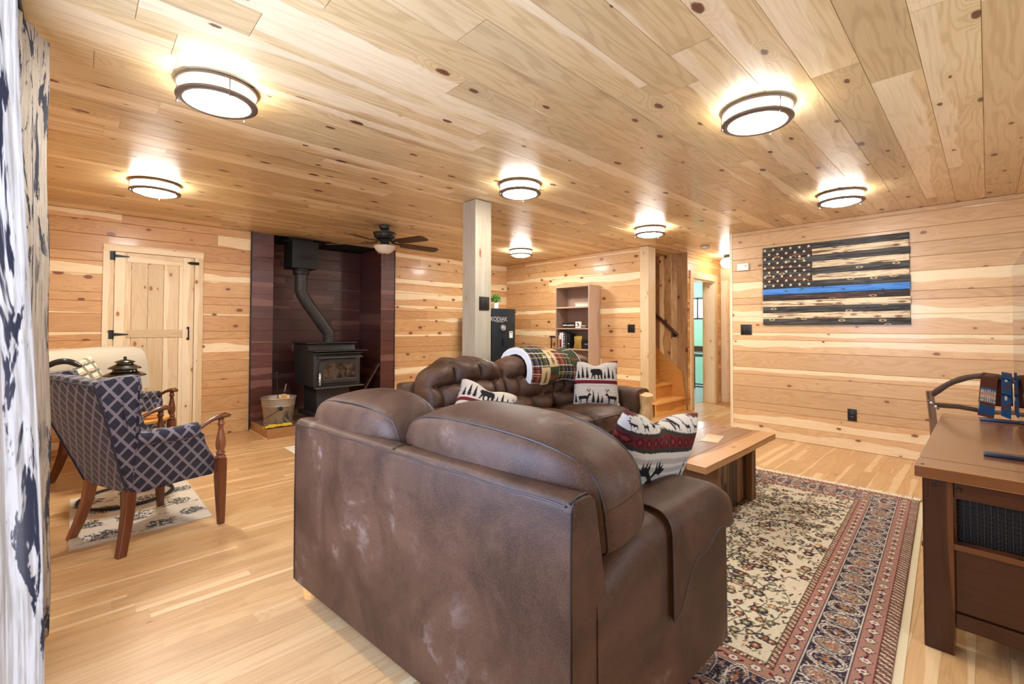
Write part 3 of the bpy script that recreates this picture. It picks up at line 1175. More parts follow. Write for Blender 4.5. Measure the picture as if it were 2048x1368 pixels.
b = BM()
box(b, .16, .86, .20, 1.35, .085, .30, bev=.02)
box(b, .84, .90, .215, 1.335, .085, .31, bev=.02)
ls_obj('seat_base', b)
for cy in (.495, 1.055):
    b = BM()
    puff(b, .72, .555, .19, 5, (0, 0, .03), 14, .006, cy, M=Matrix.Translation((.55, cy, .40)))
    ls_obj('seat_cushion', b, angle=80)


CP = 5.5


def back_cushion(cy, w, seed, cx=.245, cz=.715, h=.50, tilt=-9):
    M = Matrix.Translation((cx, cy, cz)) @ Matrix.Rotation(R(tilt), 4, 'Y') @ Matrix.Rotation(R(1.5 * (seed % 2 * 2 - 1)), 4, 'X')
    b = BM()

    def f(q, p):
        # plump towards the middle, sagging ends
        s = 1 - .10 * q.y * q.y * (1 if p.z > 0 else .3)
        x = p.x * (.88 + .17 * (1 - q.y * q.y) + .05 * q.z)
        pz = p.z * (1 - .70 * smoothstep(-.42, -.72, q.y)) if (p.z < 0 and seed == 1) else p.z
        z = pz * s - .022 * (q.y ** 4) * (q.z > .4)
        # gathered pleats near the ends of the back face
        g = math.exp(-((abs(q.y) - .80) / .12) ** 2) * math.exp(-((q.z - .25) / .35) ** 2) * (q.x < 0)
        x += .010 * g * math.sin(q.z * 26)
        return (x, p.y, z)
    puff(b, .29, w, h, CP, (.02, .012, .02), 24, .005, seed, fn=f, M=M)
    o = ls_obj('back_cushion', b, angle=80)
    b = BM()
    for sx in (-1, 1):
        pts = []
        for k in range(72):
            a = 2 * PI * k / 72
            ca, sa = math.cos(a), math.sin(a)
            m = max(abs(ca), abs(sa))
            c = Vector((sx * .72, ca / m, sa / m))
            l = (abs(c.x) ** CP + abs(c.y) ** CP + abs(c.z) ** CP) ** (1 / CP)
            q = c / l
            p = Vector((q.x * .145 + .02 * q.x * (1 - q.y * q.y) * (1 - q.z * q.z),
                        q.y * w / 2 + .012 * q.y * (1 - q.x * q.x) * (1 - q.z * q.z),
                        q.z * h / 2 + .02 * q.z * (1 - q.x * q.x) * (1 - q.y * q.y)))
            pts.append(M @ Vector(f(q, p)))
        tube(b, pts, .0042, 8, closed=True)
    b.transform(SH)
    obj('cushion_piping', b, M_PIPING, o)


back_cushion(.445, .89, 1)
back_cushion(1.23, .70, 2, cx=.225, cz=.705)
for x, y in ((.06, .05), (.06, 1.50), (.87, .10), (.87, 1.45)):
    b = BM()
    zf = .0138 if x > .5 else .0005
    lathe(b, [(0, zf), (.032, zf), (.036, .03), (.036, .09), (0, .09)], (x, y, 0), 16)
    board_uv(b, rnd, 2)
    ls_obj('foot', b, M_HONEY)

# ------------------------------------------------------------------ long sofa, tufted back
FX0, FX1, FYB, FYF = 1.80, 4.03, 3.165, 2.30
FS = thing('sofa', (2.9, 2.7, 0), 0, 'long brown tufted leather sofa with log trimmed arms in front of the wooden post', 'sofa')
fs = lambda n, bm, m=None, **k: obj(n, bm, m or M_LEATHER, FS, world=True, **k)
b = BM()
secs = []
for xx, ins in ((FX0, .012), (FX0 + .02, 0), (2.5, 0), (3.3, 0), (FX1 - .02, 0), (FX1, .012)):
    k = 1 - ins * 1.6
    secs.append([(xx, FYB - (.07 + (x - .07) * k), .45 + (z * 1.01 - .45) * (1 - ins)) for x, z in back_profile()])
loft(b, secs)
fs('back_frame', b, angle=60)
for x0, x1 in ((FX0, FX0 + .22), (FX1 - .22, FX1)):
    b = BM()
    secs = []
    for i in range(15):
        y = 3.06 - (3.06 - FYF) * i / 14
        d = 3.06 - y
        top = .615 + .06 * smoothstep(.05, .3, d) - .012 * smoothstep(.7, .76, d)
        s = [(x1 - .005, y, .09)]
        for k in range(13):
            a = PI * k / 12
            ca, sa = math.cos(a), math.sin(a)
            s.append(((x0 + x1) / 2 + .115 * math.copysign(abs(ca) ** .55, ca), y, top - .09 + .09 * abs(sa) ** .7))
        s.append((x0 + .005, y, .09))
        secs.append(s)
    loft(b, secs)
    fs('arm', b, angle=70)
    b = BM()
    secs = []
    for i in range(9):
        y = 2.74 - (2.74 - (FYF - .012)) * i / 8
        s = [(x1 + .012, y, .50)]
        for k in range(13):
            a = PI * k / 12
            ca, sa = math.cos(a), math.sin(a)
            s.append(((x0 + x1) / 2 + .128 * math.copysign(abs(ca) ** .55, ca), y, .675 - .09 + .105 * abs(sa) ** .7 + .004 * math.sin(i * 2)))
        s.append((x0 - .012, y, .50))
        secs.append(s)
    loft(b, secs)
    fs('arm_pad', b, angle=70)
    b = BM()
    xc = (x0 + x1) / 2
    pts = [(xc + .006 * math.sin(k * 1.7), FYF - .045 + .006 * math.sin(k * 2.3), .02 + .62 * k / 10) for k in range(11)]
    tube(b, pts, [.062 + .005 * math.sin(k * 2.1) for k in range(11)], 16)
    board_uv(b, rnd, 2)
    fs('arm_log', b, M_LOG)
b = BM()
box(b, FX0 + .2, FX1 - .2, FYF + .04, 3.02, .09, .32, bev=.02)
fs('seat_base', b)
SWID = (FX1 - FX0 - .44) / 3
for k in range(3):
    cx = FX0 + .22 + SWID * (k + .5)
    b = BM()
    puff(b, SWID - .004, .70, .20, 5, (0, 0, .035), 14, .006, k + 5, M=Matrix.Translation((cx, 2.62, .43)))
    o = fs('seat_cushion', b, angle=80)
    b = BM()
    tube(b, [(cx - SWID / 2 + .03 + (SWID - .06) * q / 12, 2.275 - .006 * math.sin(PI * q / 12), .50 + .004 * math.sin(PI * q / 12)) for q in range(13)], .005, 8)
    obj('cushion_piping', b, M_PIPING, o, world=True)

spans = ((1.87, 2.635), (2.64, 3.225), (3.23, 3.87))
for k, (xa, xb) in enumerate(spans):
    w = xb - xa
    cols, rws = (2, 3) if k else (3, 3)
    M = Matrix.Translation(((xa + xb) / 2, 2.93, .725)) @ Matrix.Rotation(R(-13), 4, 'X')

    def f(q, p, k=k, w=w):
        y, z, x = p.y, p.z, p.x
        if q.y < .6:
            gu = (q.x + 1) / 2 * cols
            gv = (q.z + 1) / 2 * rws
            jog = .5 if int(gv) % 2 else 0
            a = abs(math.sin(PI * (gu + jog))) ** .5
            c = abs(math.sin(PI * gv)) ** .5
            puffy = min(1, a) * min(1, c)
            y += .078 * (1 - puffy) * smoothstep(.6, -.4, q.y) * smoothstep(1.0, .72, abs(q.x)) - .02 * puffy
        if q.z > .5:                                # rolled top with pleats
            z += .012 * math.cos(PI * cols * (q.x + 1)) * (q.z - .5) * 2
        z += .025 * (1 - q.x * q.x) * (q.z > .5) - .02 * (k == 0) * max(0, -q.x)
        return (x, y, z)
    b = BM()
    puff(b, w, .30, .54, 4.0, (.01, .035, .02), 42, .008, k + 11, fn=f, M=M)
    o = fs('back_cushion', b, angle=80)
for x, y in ((1.88, 3.1), (3.95, 3.1)):
    b = BM()
    lathe(b, [(0, .0005), (.03, .0005), (.034, .03), (.034, .095), (0, .095)], (x, y, 0), 14)
    board_uv(b, rnd, 2)
    fs('foot', b, M_LOG)

# ================================================================== woven patterns drawn in code
def raster(n, m, base):
    return np.tile(np.array(base, float), (m, n, 1))          # [row from bottom, column]


def fill(img, poly, col):
    m, n, _ = img.shape
    xs = (np.arange(n) + .5) / n
    ys = (np.arange(m) + .5) / m
    px = np.array([p[0] for p in poly]); py = np.array([p[1] for p in poly])
    i0, i1 = max(0, int(px.min() * n) - 1), min(n, int(px.max() * n) + 2)
    j0, j1 = max(0, int(py.min() * m) - 1), min(m, int(py.max() * m) + 2)
    if i1 <= i0 or j1 <= j0: return
    X, Y = np.meshgrid(xs[i0:i1], ys[j0:j1])
    inside = np.zeros(X.shape, bool)
    k = len(poly)
    for a in range(k):
        x0, y0, x1, y1 = px[a], py[a], px[(a + 1) % k], py[(a + 1) % k]
        if y0 == y1: continue
        c = ((y0 > Y) != (y1 > Y)) & (X < (x1 - x0) * (Y - y0) / (y1 - y0) + x0)
        inside ^= c
    img[j0:j1, i0:i1][inside] = col


def ell(img, cx, cy, rx, ry, col, a=0.0):
    fill(img, [(cx + rx * math.cos(t) * math.cos(a) - ry * math.sin(t) * math.sin(a), cy + rx * math.cos(t) * math.sin(a) + ry * math.sin(t) * math.cos(a)) for t in [2 * PI * k / 14 for k in range(14)]], col)


def rect(img, x0, x1, y0, y1, col):
    m, n, _ = img.shape
    img[max(0, int(round(y0 * m))):int(round(y1 * m)), max(0, int(round(x0 * n))):int(round(x1 * n))] = col


def place(poly, x, y, s, flip=False):
    return [(x + (-p if flip else p) * s, y + q * s) for p, q in poly]


BEAR = [(0, .62), (.05, .72), (.10, .76), (.12, .84), (.17, .80), (.25, .78), (.36, .86), (.5, .82), (.7, .84), (.86, .78), (.95, .62), (.96, .40), (.92, .22), (.95, 0), (.80, 0), (.78, .25), (.72, .36), (.66, .20), (.70, 0), (.56, 0), (.54, .30), (.40, .34), (.36, .18), (.40, 0), (.27, 0), (.24, .3), (.18, .20), (.10, 0), (.0, .04), (.08, .16), (.12, .42), (.05, .50)]
DEER = [(.0, .60), (.04, .66), (.10, .70), (.14, .78), (.20, .72), (.26, .60), (.36, .54), (.60, .55), (.84, .54), (.96, .48), (.99, .36), (.94, .40), (.92, .2), (.95, 0), (.89, 0), (.86, .22), (.82, .32), (.79, .0), (.74, 0), (.74, .3), (.50, .30), (.40, .32), (.40, 0), (.35, 0), (.34, .2), (.31, .0), (.26, 0), (.27, .3), (.20, .40), (.16, .56), (.06, .58)]
ANTLER = [[(.13, .76), (.10, .92), (.00, 1.02), (.02, 1.05), (.12, .98), (.15, .78)], [(.10, .92), (.06, 1.06), (.10, 1.06), (.14, .92)], [(.15, .78), (.26, .92), (.30, 1.06), (.27, 1.08), (.20, .94), (.13, .82)], [(.24, .90), (.36, .96), (.36, 1.0), (.23, .94)]]
MOOSE = [(.0, .36), (.06, .44), (.14, .50), (.22, .60), (.30, .62), (.36, .52), (.50, .50), (.66, .42), (.80, .40), (.92, .30), (.98, .0), (.16, 0), (.14, .20), (.10, .28), (.02, .30)]
MANT = [[(.24, .58), (.14, .66), (.02, .66), (-.04, .78), (.02, .76), (.02, .88), (.07, .78), (.10, .92), (.13, .78), (.18, .90), (.20, .74), (.28, .64)],
        [(.28, .60), (.38, .68), (.48, .66), (.56, .78), (.50, .77), (.50, .90), (.45, .79), (.41, .92), (.39, .78), (.34, .90), (.33, .74), (.27, .64)]]


def pine(x, y, h, w, n=9):
    L_, R_ = [], []
    for i in range(n):
        t0 = i / n
        ww = w * (1 - t0) * .5 + .002
        z = y + h * (.08 + .92 * t0)
        L_ += [(x - ww, z), (x - ww * .5, z + h * .03)]
        R_ += [(x + ww, z), (x + ww * .5, z + h * .03)]
    return [(x - w * .05, y), (x - w * .05, y + h * .08)] + L_ + [(x, y + h)] + R_[::-1] + [(x + w * .05, y + h * .08), (x + w * .05, y)]


FONT = {'N': '10001 11001 10101 10011 10001', 'A': '01110 10001 11111 10001 10001', 'T': '11111 00100 00100 00100 00100', 'U': '10001 10001 10001 10001 01110',
        'R': '11110 10001 11110 10010 10001', 'E': '11111 10000 11110 10000 11111', 'S': '01111 10000 01110 00001 11110', 'L': '10000 10000 10000 10000 11111',
        'O': '01110 10001 10001 10001 01110', 'P': '11110 10001 11110 10000 10000', 'D': '11110 10001 10001 10001 11110', 'H': '10001 10001 11111 10001 10001', ' ': '00000 00000 00000 00000 00000'}


def word(img, s, x, y, h, col):
    cw = h / 5 * .62
    for i, ch in enumerate(s):
        for r_, row in enumerate(FONT[ch].split()):
            for c_, bit in enumerate(row):
                if bit == '1':
                    rect(img, x + (i * 6 + c_) * cw, x + (i * 6 + c_ + 1) * cw, y + h - (r_ + 1) * h / 5, y + h - r_ * h / 5, col)


C_CREAM, C_BLK, C_MAR, C_GRY = srgb(202, 195, 184), srgb(30, 27, 30), srgb(104, 30, 42), srgb(170, 162, 153)


def scene_pillow():
    g = raster(300, 300, C_CREAM)
    for r_ in range(26):                                       # faint woven lettering
        for q in range(-1, 7): word(g, 'NATURE', q * .17 + (r_ * .071 % .17), .06 + r_ * .034, .022, C_GRY)
    for y0, hh in ((.08, .28), (.57, .28)):
        low = y0 < .3
        for x, s in (((.06, .7), (.40, 1), (.50, .8), (.58, .6), (.97, .9)) if low else ((.12, .7), (.20, 1), (.29, .95), (.66, .6), (.74, 1), (.83, .75))):
            fill(g, pine(x, y0, hh * s, .075 * (.6 + .5 * s)), C_BLK)
        if low:
            for p in [DEER] + ANTLER:
                fill(g, place(p, .36, y0, .27, True), C_BLK)
                fill(g, place(p, .64, y0, .27), C_BLK)
        else:
            fill(g, place(BEAR, .36, y0, .26), C_BLK)
            for p in [DEER] + ANTLER:
                fill(g, place(p, .90, y0 + .02, .22), C_BLK)
                fill(g, place(p, .06, y0 + .02, .18, True), C_BLK)
    for y0, y1 in ((.94, 1), (.475, .545), (0, .055)):
        rect(g, 0, 1, y0, y1, C_MAR)
        rect(g, 0, 1, (y0 + y1) / 2 - .006, (y0 + y1) / 2 + .004, srgb(60, 22, 34))
    return g


def lodge_pillow():
    g = raster(300, 300, C_CREAM)
    for r_ in range(10):
        for q in range(-1, 4): word(g, 'NATURE', q * .33 + (r_ * .13 % .33), .03 + r_ * .068, .044, C_GRY)
    fill(g, place(MOOSE, .20, .22, .50), C_BLK)
    for p in MANT: fill(g, place(p, .20, .22, .50), C_BLK)
    for x, s in ((.76, 1), (.88, .9), (.08, .8), (.97, .8)): fill(g, pine(x, .10, .58 * s, .12), C_BLK)
    rect(g, 0, 1, .735, .765, srgb(52, 50, 44)); rect(g, 0, 1, .765, .85, srgb(92, 34, 36)); rect(g, 0, 1, .85, .875, srgb(52, 50, 44))
    for k in range(12):
        cx = (k + .5) / 12
        fill(g, [(cx - .036, .807), (cx, .845), (cx + .036, .807), (cx, .77)], srgb(60, 20, 28))
        fill(g, [(cx - .018, .807), (cx, .827), (cx + .018, .807), (cx, .787)], srgb(126, 50, 48))
    for k in range(9):
        for p in [DEER] + ANTLER: fill(g, place(p, .02 + k * .115, .885, .075), C_BLK)
    rect(g, 0, 1, .975, 1, srgb(100, 48, 44))
    return g


M_WOVEN = NT('woven_tapestry')
_a = M_WOVEN.new('ShaderNodeAttribute', attribute_name='weave')
_wv = M_WOVEN.noise(M_WOVEN.objco(), 420, 2)
M_WOVEN.bump(_wv, .3, .002)
M_WOVEN = M_WOVEN.set(M_WOVEN.mix(M_WOVEN.math('MULTIPLY', _wv, .3), _a.outputs['Color'], (.5, .48, .46), 'MULTIPLY'), .9, 0, .15)


def weave_color(me, img, fn):
    """colour attribute: fn(co array) -> u, v arrays in 0..1, sampled from img"""
    n = len(me.vertices)
    co = np.empty(n * 3)
    me.vertices.foreach_get('co', co)
    u, v = fn(co.reshape(-1, 3))
    m_, n_, _ = img.shape
    ix = np.clip((u * n_).astype(int), 0, n_ - 1)
    iy = np.clip((v * m_).astype(int), 0, m_ - 1)
    c = np.ones((n, 4), np.float32)
    c[:, :3] = img[iy, ix]
    at = me.color_attributes.new('weave', 'FLOAT_COLOR', 'POINT')
    at.data.foreach_set('color', c.ravel())


def pillow(name, img, w, thick, M, label, group=None, n=130, sag=.04, cat='pillow'):
    b = BM()
    for s in (1, -1):
        def fn(u, v):
            x, y = u * 2 - 1, v * 2 - 1
            ex = 1 - sag * 1.6 * (1 - y * y) ** 1 * 0 - .07 * (1 - abs(y) ** 2) * 0
            pin = 1 - .09 * (1 - x * x)
            pin2 = 1 - .09 * (1 - y * y)
            h = (max(0, (1 - x ** 4)) * max(0, (1 - y ** 4))) ** .5
            xx, yy = x * w / 2 * pin2, y * w / 2 * pin
            yy -= sag * math.exp(-(x / .35) ** 2) * smoothstep(.2, 1, y)
            zz = s * thick / 2 * h + .006 * nz(x * 2.2, y * 2.2, s * 3) * h
            return (xx, yy, zz)
        patch(b, fn, n, n)
    bmesh.ops.remove_doubles(b, verts=b.verts, dist=1e-5)
    o = obj(name, b, M_WOVEN, smooth=True, angle=180)
    weave_color(o.data, img, lambda c: (c[:, 0] / w + .5, c[:, 1] / w + .5 + 0 * c[:, 2]))
    o.matrix_world = M
    tag(o, label, cat, group)
    return o


def frame(center, normal, up):
    n = Vector(normal).normalized()
    u = Vector(up)
    u = (u - n * u.dot(n)).normalized()
    x = u.cross(n)
    m = Matrix((x, u, n)).transposed().to_4x4()
    m.translation = center
    return m


IMG_SCENE, IMG_LODGE = scene_pillow(), lodge_pillow()
pillow('throw_pillow', IMG_SCENE, .46, .15, frame((3.60, 2.60, .735), (-.62, -.78, .28), (.10, .08, 1)),
       'bear and deer patterned pillow upright in the right corner of the long sofa')
pillow('throw_pillow', IMG_SCENE, .46, .17, frame((2.17, 2.57, .655), (-.30, -.66, .66), (.68, .44, .62)),
       'bear patterned pillow lying tilted at the left end of the long sofa')
pillow('throw_pillow', IMG_LODGE, .50, .17, frame((1.66, .965, .70), (-.12, -.93, -.30), (.13, 0, 1)),
       'moose patterned woven pillow with a red band behind the near arm of the loveseat')

# folded plaid throw over the top of the long sofa
pl = raster(220, 160, srgb(52, 56, 40))
for i in range(6):
    for j in range(4):
        x0, x1, y0, y1 = i / 6, (i + 1) / 6, j / 4, (j + 1) / 4
        kind = (i * 2 + j * 3 + (i * j) % 2) % 5
        base = [srgb(110, 44, 38), srgb(44, 58, 40), srgb(196, 172, 128), srgb(36, 40, 58), srgb(58, 64, 40)][kind]
        rect(pl, x0, x1, y0, y1, base)
        if kind in (0, 3, 1):
            for k in range(5):
                c = [srgb(205, 190, 160), srgb(28, 32, 40), srgb(160, 130, 80)][k % 3]
                f_ = (k + .5) / 5
                rect(pl, x0 + f_ / 6 - .003, x0 + f_ / 6 + .003, y0, y1, c)
                rect(pl, x0, x1, y0 + f_ / 4 - .004, y0 + f_ / 4 + .004, c)
        elif kind == 2:
            for p in range(4):
                ell(pl, x0 + .083, y0 + .06 + p * .04, .03 - p * .004, .022, srgb(118, 88, 52))
        else:
            for p in range(3): ell(pl, x0 + .03 + p * .05, y0 + .1, .016, .03, srgb(150, 60, 44))
for k in range(7): ell(pl, .27 + k * .035, .38, .010, .02, srgb(225, 205, 180))
M_SHERPA = plain('white_sherpa_fleece', srgb(226, 228, 232), .95, 0, .06, 60, .5, .1)
BX0, BX1 = 2.83, 3.50
prof = [(2.795, .80), (2.775, .84), (2.768, .88), (2.775, .93), (2.80, .97), (2.845, 1.003), (2.90, 1.018), (2.96, 1.012), (3.01, .99), (3.04, .95), (3.055, .90)]


def throw_pt(u, v, off):
    k = v * (len(prof) - 1)
    i = min(int(k), len(prof) - 2)
    f_ = k - i
    y = prof[i][0] * (1 - f_) + prof[i + 1][0] * f_
    z = prof[i][1] * (1 - f_) + prof[i + 1][1] * f_
    dy, dz = prof[i + 1][0] - prof[i][0], prof[i + 1][1] - prof[i][1]
    l = math.hypot(dy, dz)
    ny, nzv = -dz / l, dy / l
    x = BX0 + (BX1 - BX0) * u
    o_ = off + .010 * nz(u * 4, v * 3, 2)
    hang = (1 - v) ** 2
    z += .03 * math.sin(u * 5.2 + .6) * (.3 + .7 * v) - hang * (.02 * math.sin(u * 7) + .02 * u) + .012 * u
    return (x + .02 * (1 - v) - .06 * (u - .5) * 0, y + ny * o_, z + nzv * o_)


PROF_DZ = 0
t = thing('plaid_throw', (3.13, 2.9, .95), label='folded plaid fleece throw with white lining over the back of the long sofa', cat='blanket')
b = BM()
top = patch(b, lambda u, v: throw_pt(u, v, .062), 200, 130)
o = obj('plaid_face', b, M_WOVEN, t, world=True, angle=180)
nvert = len(o.data.vertices)
cc = np.ones((nvert, 4), np.float32)
iu, iv = np.meshgrid(np.arange(201) / 200, np.arange(131) / 130, indexing='ij')
cc[:, :3] = pl[np.clip((iv.ravel() * 160).astype(int), 0, 159), np.clip((iu.ravel() * 220).astype(int), 0, 219)]
at = o.data.color_attributes.new('weave', 'FLOAT_COLOR', 'POINT')
at.data.foreach_set('color', cc.ravel())
b = BM()
for a0, a1 in ((.030, .060), (.002, .029)):
    secs = []
    for i in range(25):
        u = -.012 + 1.024 * i / 24
        lo = [throw_pt(u, v / 20, a0) for v in range(21)]
        hi = [throw_pt(u, v / 20, a1) for v in range(21)]
        secs.append(lo + hi[::-1])
    loft(b, secs)
obj('sherpa_lining', b, M_SHERPA, t, world=True, angle=60)

# ================================================================== coffee table
M_SLAB = wood('honey_slab_wood', srgb(156, 104, 64), srgb(126, 80, 48), srgb(186, 138, 90), srgb(70, 40, 24), ring=.4, rings=22, knots=.3, rough=.28, fine=.4, spec=.5, coat=.15)
M_WALNUT = wood('striped_walnut_planks', srgb(96, 64, 46), srgb(70, 46, 34), srgb(140, 104, 74), srgb(40, 24, 18), ring=.4, rings=22, knots=.5, ksz=.16, rough=.45, fine=.5)
t = thing('coffee_table', (3.32, 1.52, 0), label='live edge wooden coffee table with dark slab legs on the patterned rug', cat='coffee table')
b = BM()
rr = random.Random(9)
ys = [1.15, 1.31, 1.45, 1.62, 1.76, 1.90]
for k, (y0, y1) in enumerate(zip(ys, ys[1:])):
    q = BM()
    e0 = [(2.68 + 1.26 * i / 16, y0 + (.002 * math.sin(i * .5 + 1) if k == 0 else 0)) for i in range(17)]
    e1 = [(2.70 + 1.27 * i / 16, y1 + (.005 * math.sin(i * .7) if k == len(ys) - 2 else 0)) for i in range(17)]
    e0 = [(x + (.03 * (y - 1.15)), y) for x, y in e0]
    prism(q, e0 + e1[::-1], .408, .45, bev=.003)
    board_uv(q, rr, 0)
    me = bpy.data.meshes.new('tmp'); q.to_mesh(me); q.free(); b.from_mesh(me); bpy.data.meshes.remove(me)
b.transform(Matrix.Translation((-3.32, -1.52, 0)))
keep_layers_obj('tabletop', b, M_SLAB, t)
for x0, x1 in ((2.98, 3.06), (3.57, 3.65)):
    b = BM()
    box(b, x0, x1, 1.20, 1.80, .0136, .407, bev=.004)
    board_uv(b, rr, 2)
    keep_layers_obj('slab_leg', b, M_WALNUT, t, world=True)
b = BM()
for k in range(6):
    q = BM()
    box(q, 3.062 + k * .0845, 3.062 + (k + 1) * .0845 - .002, 1.24, 1.30, .03, .405, bev=.002)
    board_uv(q, rr, 2)
    me = bpy.data.meshes.new('tmp'); q.to_mesh(me); q.free(); b.from_mesh(me); bpy.data.meshes.remove(me)
o = keep_layers_obj('apron_panel', b, M_WALNUT, t, world=True)
t = thing('magazine', (3.42, 1.42, .4505), R(12), label='pale printed leaflet lying on the coffee table', cat='leaflet')
b = BM()
box(b, -.13, .13, -.06, .06, 0, .002)
obj('page', b, plain('faded_paper', srgb(196, 160, 120), .3), t, smooth=False)
b = BM()
for k in range(5): box(b, -.10, .02 + .02 * (k % 3), -.045 + .02 * k, -.038 + .02 * k, .002, .0023)
obj('printing', b, plain('faded_print', srgb(226, 208, 180), .4), t, smooth=False)

# ================================================================== oriental rug
def make_rug():
    W_, L_ = 2.15, 2.92                       # across, along
    n, m = int(W_ / .0042), int(L_ / .0042)
    g = raster(n, m, srgb(208, 196, 172))
    rg = random.Random(19)
    X = np.tile((np.arange(n) + .5) / n * W_, (m, 1))
    Y = np.tile(((np.arange(m) + .5) / m * L_)[:, None], (1, n))
    E = np.minimum(np.minimum(X, W_ - X), np.minimum(Y, L_ - Y))
    Lq = np.where(np.minimum(X, W_ - X) < np.minimum(Y, L_ - Y), Y, X)      # run along the border
    navy, rose, mar, crm = srgb(52, 44, 56), srgb(164, 120, 106), srgb(88, 36, 42), srgb(210, 198, 180)
    ru, sg, br = srgb(158, 104, 76), srgb(136, 132, 98), srgb(84, 62, 46)

    def dots(cx, cy, r, col, q=6, rot=0):
        for k in range(q):
            a = 2 * PI * k / q + rot
            ell(g, (cx + r * .62 * math.cos(a)) / W_, (cy + r * .62 * math.sin(a)) / L_, r * .42 / W_, r * .42 / L_, col)
    # field: curling stems, leaves and blossoms
    FB = .345
    for _ in range(230):
        x, y = rg.uniform(FB, W_ - FB), rg.uniform(FB, L_ - FB)
        a = rg.uniform(0, 6.28)
        cur = rg.uniform(-.35, .35)
        for s in range(rg.randint(12, 22)):
            x += .017 * math.cos(a); y += .017 * math.sin(a)
            a += cur * .5
            ell(g, x / W_, y / L_, .011 / W_, .0032 / L_, srgb(70, 66, 58), a)
            if s % 2 == 0:
                sd = 1 if s % 4 else -1
                lx, ly = x + .02 * math.cos(a + 1.3 * sd), y + .02 * math.sin(a + 1.3 * sd)
                ell(g, lx / W_, ly / L_, .014 / W_, .0075 / L_, rg.choice((srgb(60, 54, 56), sg, br, srgb(96, 90, 76), srgb(70, 64, 74))), a + 1.0 * sd)
    for _ in range(620):
        x, y = rg.uniform(FB, W_ - FB), rg.uniform(FB, L_ - FB)
        k = rg.random()
        dots(x, y, .016 + .012 * rg.random(), srgb(58, 50, 56), 6)
        dots(x, y, .011 + .006 * rg.random(), ru if k < .25 else (sg if k < .55 else srgb(176, 140, 104)), 5)
        ell(g, x / W_, y / L_, .005 / W_, .005 / L_, crm)
    for _ in range(1300):
        x, y = rg.uniform(FB, W_ - FB), rg.uniform(FB, L_ - FB)
        ell(g, x / W_, y / L_, .011 / W_, .005 / L_, rg.choice((srgb(66, 60, 58), br, sg, ru)), rg.uniform(0, 3))

    def band(e0, e1, col):
        k = (E >= e0) & (E < e1)
        g[k] = col
    band(0, .045, srgb(138, 96, 76)); band(.045, .052, mar); band(.052, .112, rose); band(.112, .116, navy); band(.116, .121, crm); band(.121, .125, navy)
    band(.125, .252, navy); band(.252, .256, navy); band(.256, .261, crm); band(.261, .265, navy)
    band(.265, .318, rose); band(.318, .325, mar); band(.325, .345, srgb(150, 112, 84)); band(.345, .350, srgb(70, 60, 50))
    # guards: little slanted strokes
    k = ((E < .045) & (E > .004)) | ((E > .325) & (E < .345))
    ph = np.sin(Lq * 2 * PI / .031 + E * 140) + .8 * np.sin(Lq * 2 * PI / .013)
    g[k & (ph > .75)] = crm
    g[k & (ph < -.55)] = srgb(66, 48, 48)
    g[k & (np.abs(ph) < .12)] = ru
    # medallion flowers on the rose bands; paisley lobes on the navy one
    def along(e, step, fn, off=0):
        for side in range(4):
            ln = L_ if side < 2 else W_
            cnt = int((ln - 2 * e) / step)
            st = (ln - 2 * e) / cnt
            for q in range(cnt + 1):
                p = e + q * st + off * st
                if p > ln - e + .001: continue
                x, y = [(e, p), (W_ - e, p), (p, e), (p, L_ - e)][side]
                fn(x, y, q, [0, PI, PI / 2, -PI / 2][side])
    def flower(x, y, q, a):
        dots(x, y, .021, navy, 6); dots(x, y, .017, crm, 6); ell(g, x / W_, y / L_, .006 / W_, .006 / L_, srgb(150, 60, 54))
    def sprig(x, y, q, a):
        for dx in (-.012, .012):
            ell(g, (x + dx * math.sin(a)) / W_, (y + dx * math.cos(a)) / L_, .013 / W_, .006 / L_, rg.choice((mar, sg, navy)), a + (1 if dx > 0 else -1))
    along(.082, .075, flower); along(.082, .075, sprig, .5)
    along(.292, .075, flower); along(.292, .075, sprig, .5)
    def lobe(x, y, q, a):
        up = q % 2
        for rx, ry, c in ((.066, .052, crm), (.061, .047, navy), (.056, .042, crm if not up else srgb(120, 110, 112)), (.050, .036, srgb(150, 122, 96) if up else navy)):
            ell(g, x / W_, y / L_, rx / W_, ry / L_, c, a)
        for _ in range(26):
            r_, th = rg.random() ** .6 * .046, rg.uniform(0, 6.28)
            px, py = r_ * math.cos(th), r_ * .72 * math.sin(th)
            ell(g, (x + px * math.cos(a) - py * math.sin(a)) / W_, (y + px * math.sin(a) + py * math.cos(a)) / L_, .008 / W_, .0042 / L_, rg.choice((crm, navy, ru, sg, srgb(120, 84, 60))), rg.uniform(0, 3))
        ell(g, x / W_, y / L_, .017 / W_, .012 / L_, ru, a)
    def filler(x, y, q, a):
        for _ in range(9):
            px, py = rg.uniform(-.055, .055), rg.uniform(-.02, .02)
            ell(g, (x + px * math.cos(a) - py * math.sin(a)) / W_, (y + px * math.sin(a) + py * math.cos(a)) / L_, .011 / W_, .004 / L_, rg.choice((crm, srgb(150, 140, 140), ru, sg)), rg.uniform(0, 3))
    along(.188, .108, filler, .5); along(.188, .108, lobe)
    rs = np.random.RandomState(8)
    k = (E > .125) & (E < .252)
    sp_ = rs.rand(m, n)
    g[k & (sp_ > .90)] = srgb(186, 176, 176)
    g[k & (sp_ < .05)] = srgb(140, 104, 92)
    g *= (.86 + .28 * rs.rand(m, n))[:, :, None]
    return g, W_, L_


img, RW, RL = make_rug()
T = thing('oriental_rug', (4.475, .36, .004), R(2.6), 'cream oriental rug with floral field and dark red border under the coffee table', 'rug')
T.rotation_euler.z = R(2.6)
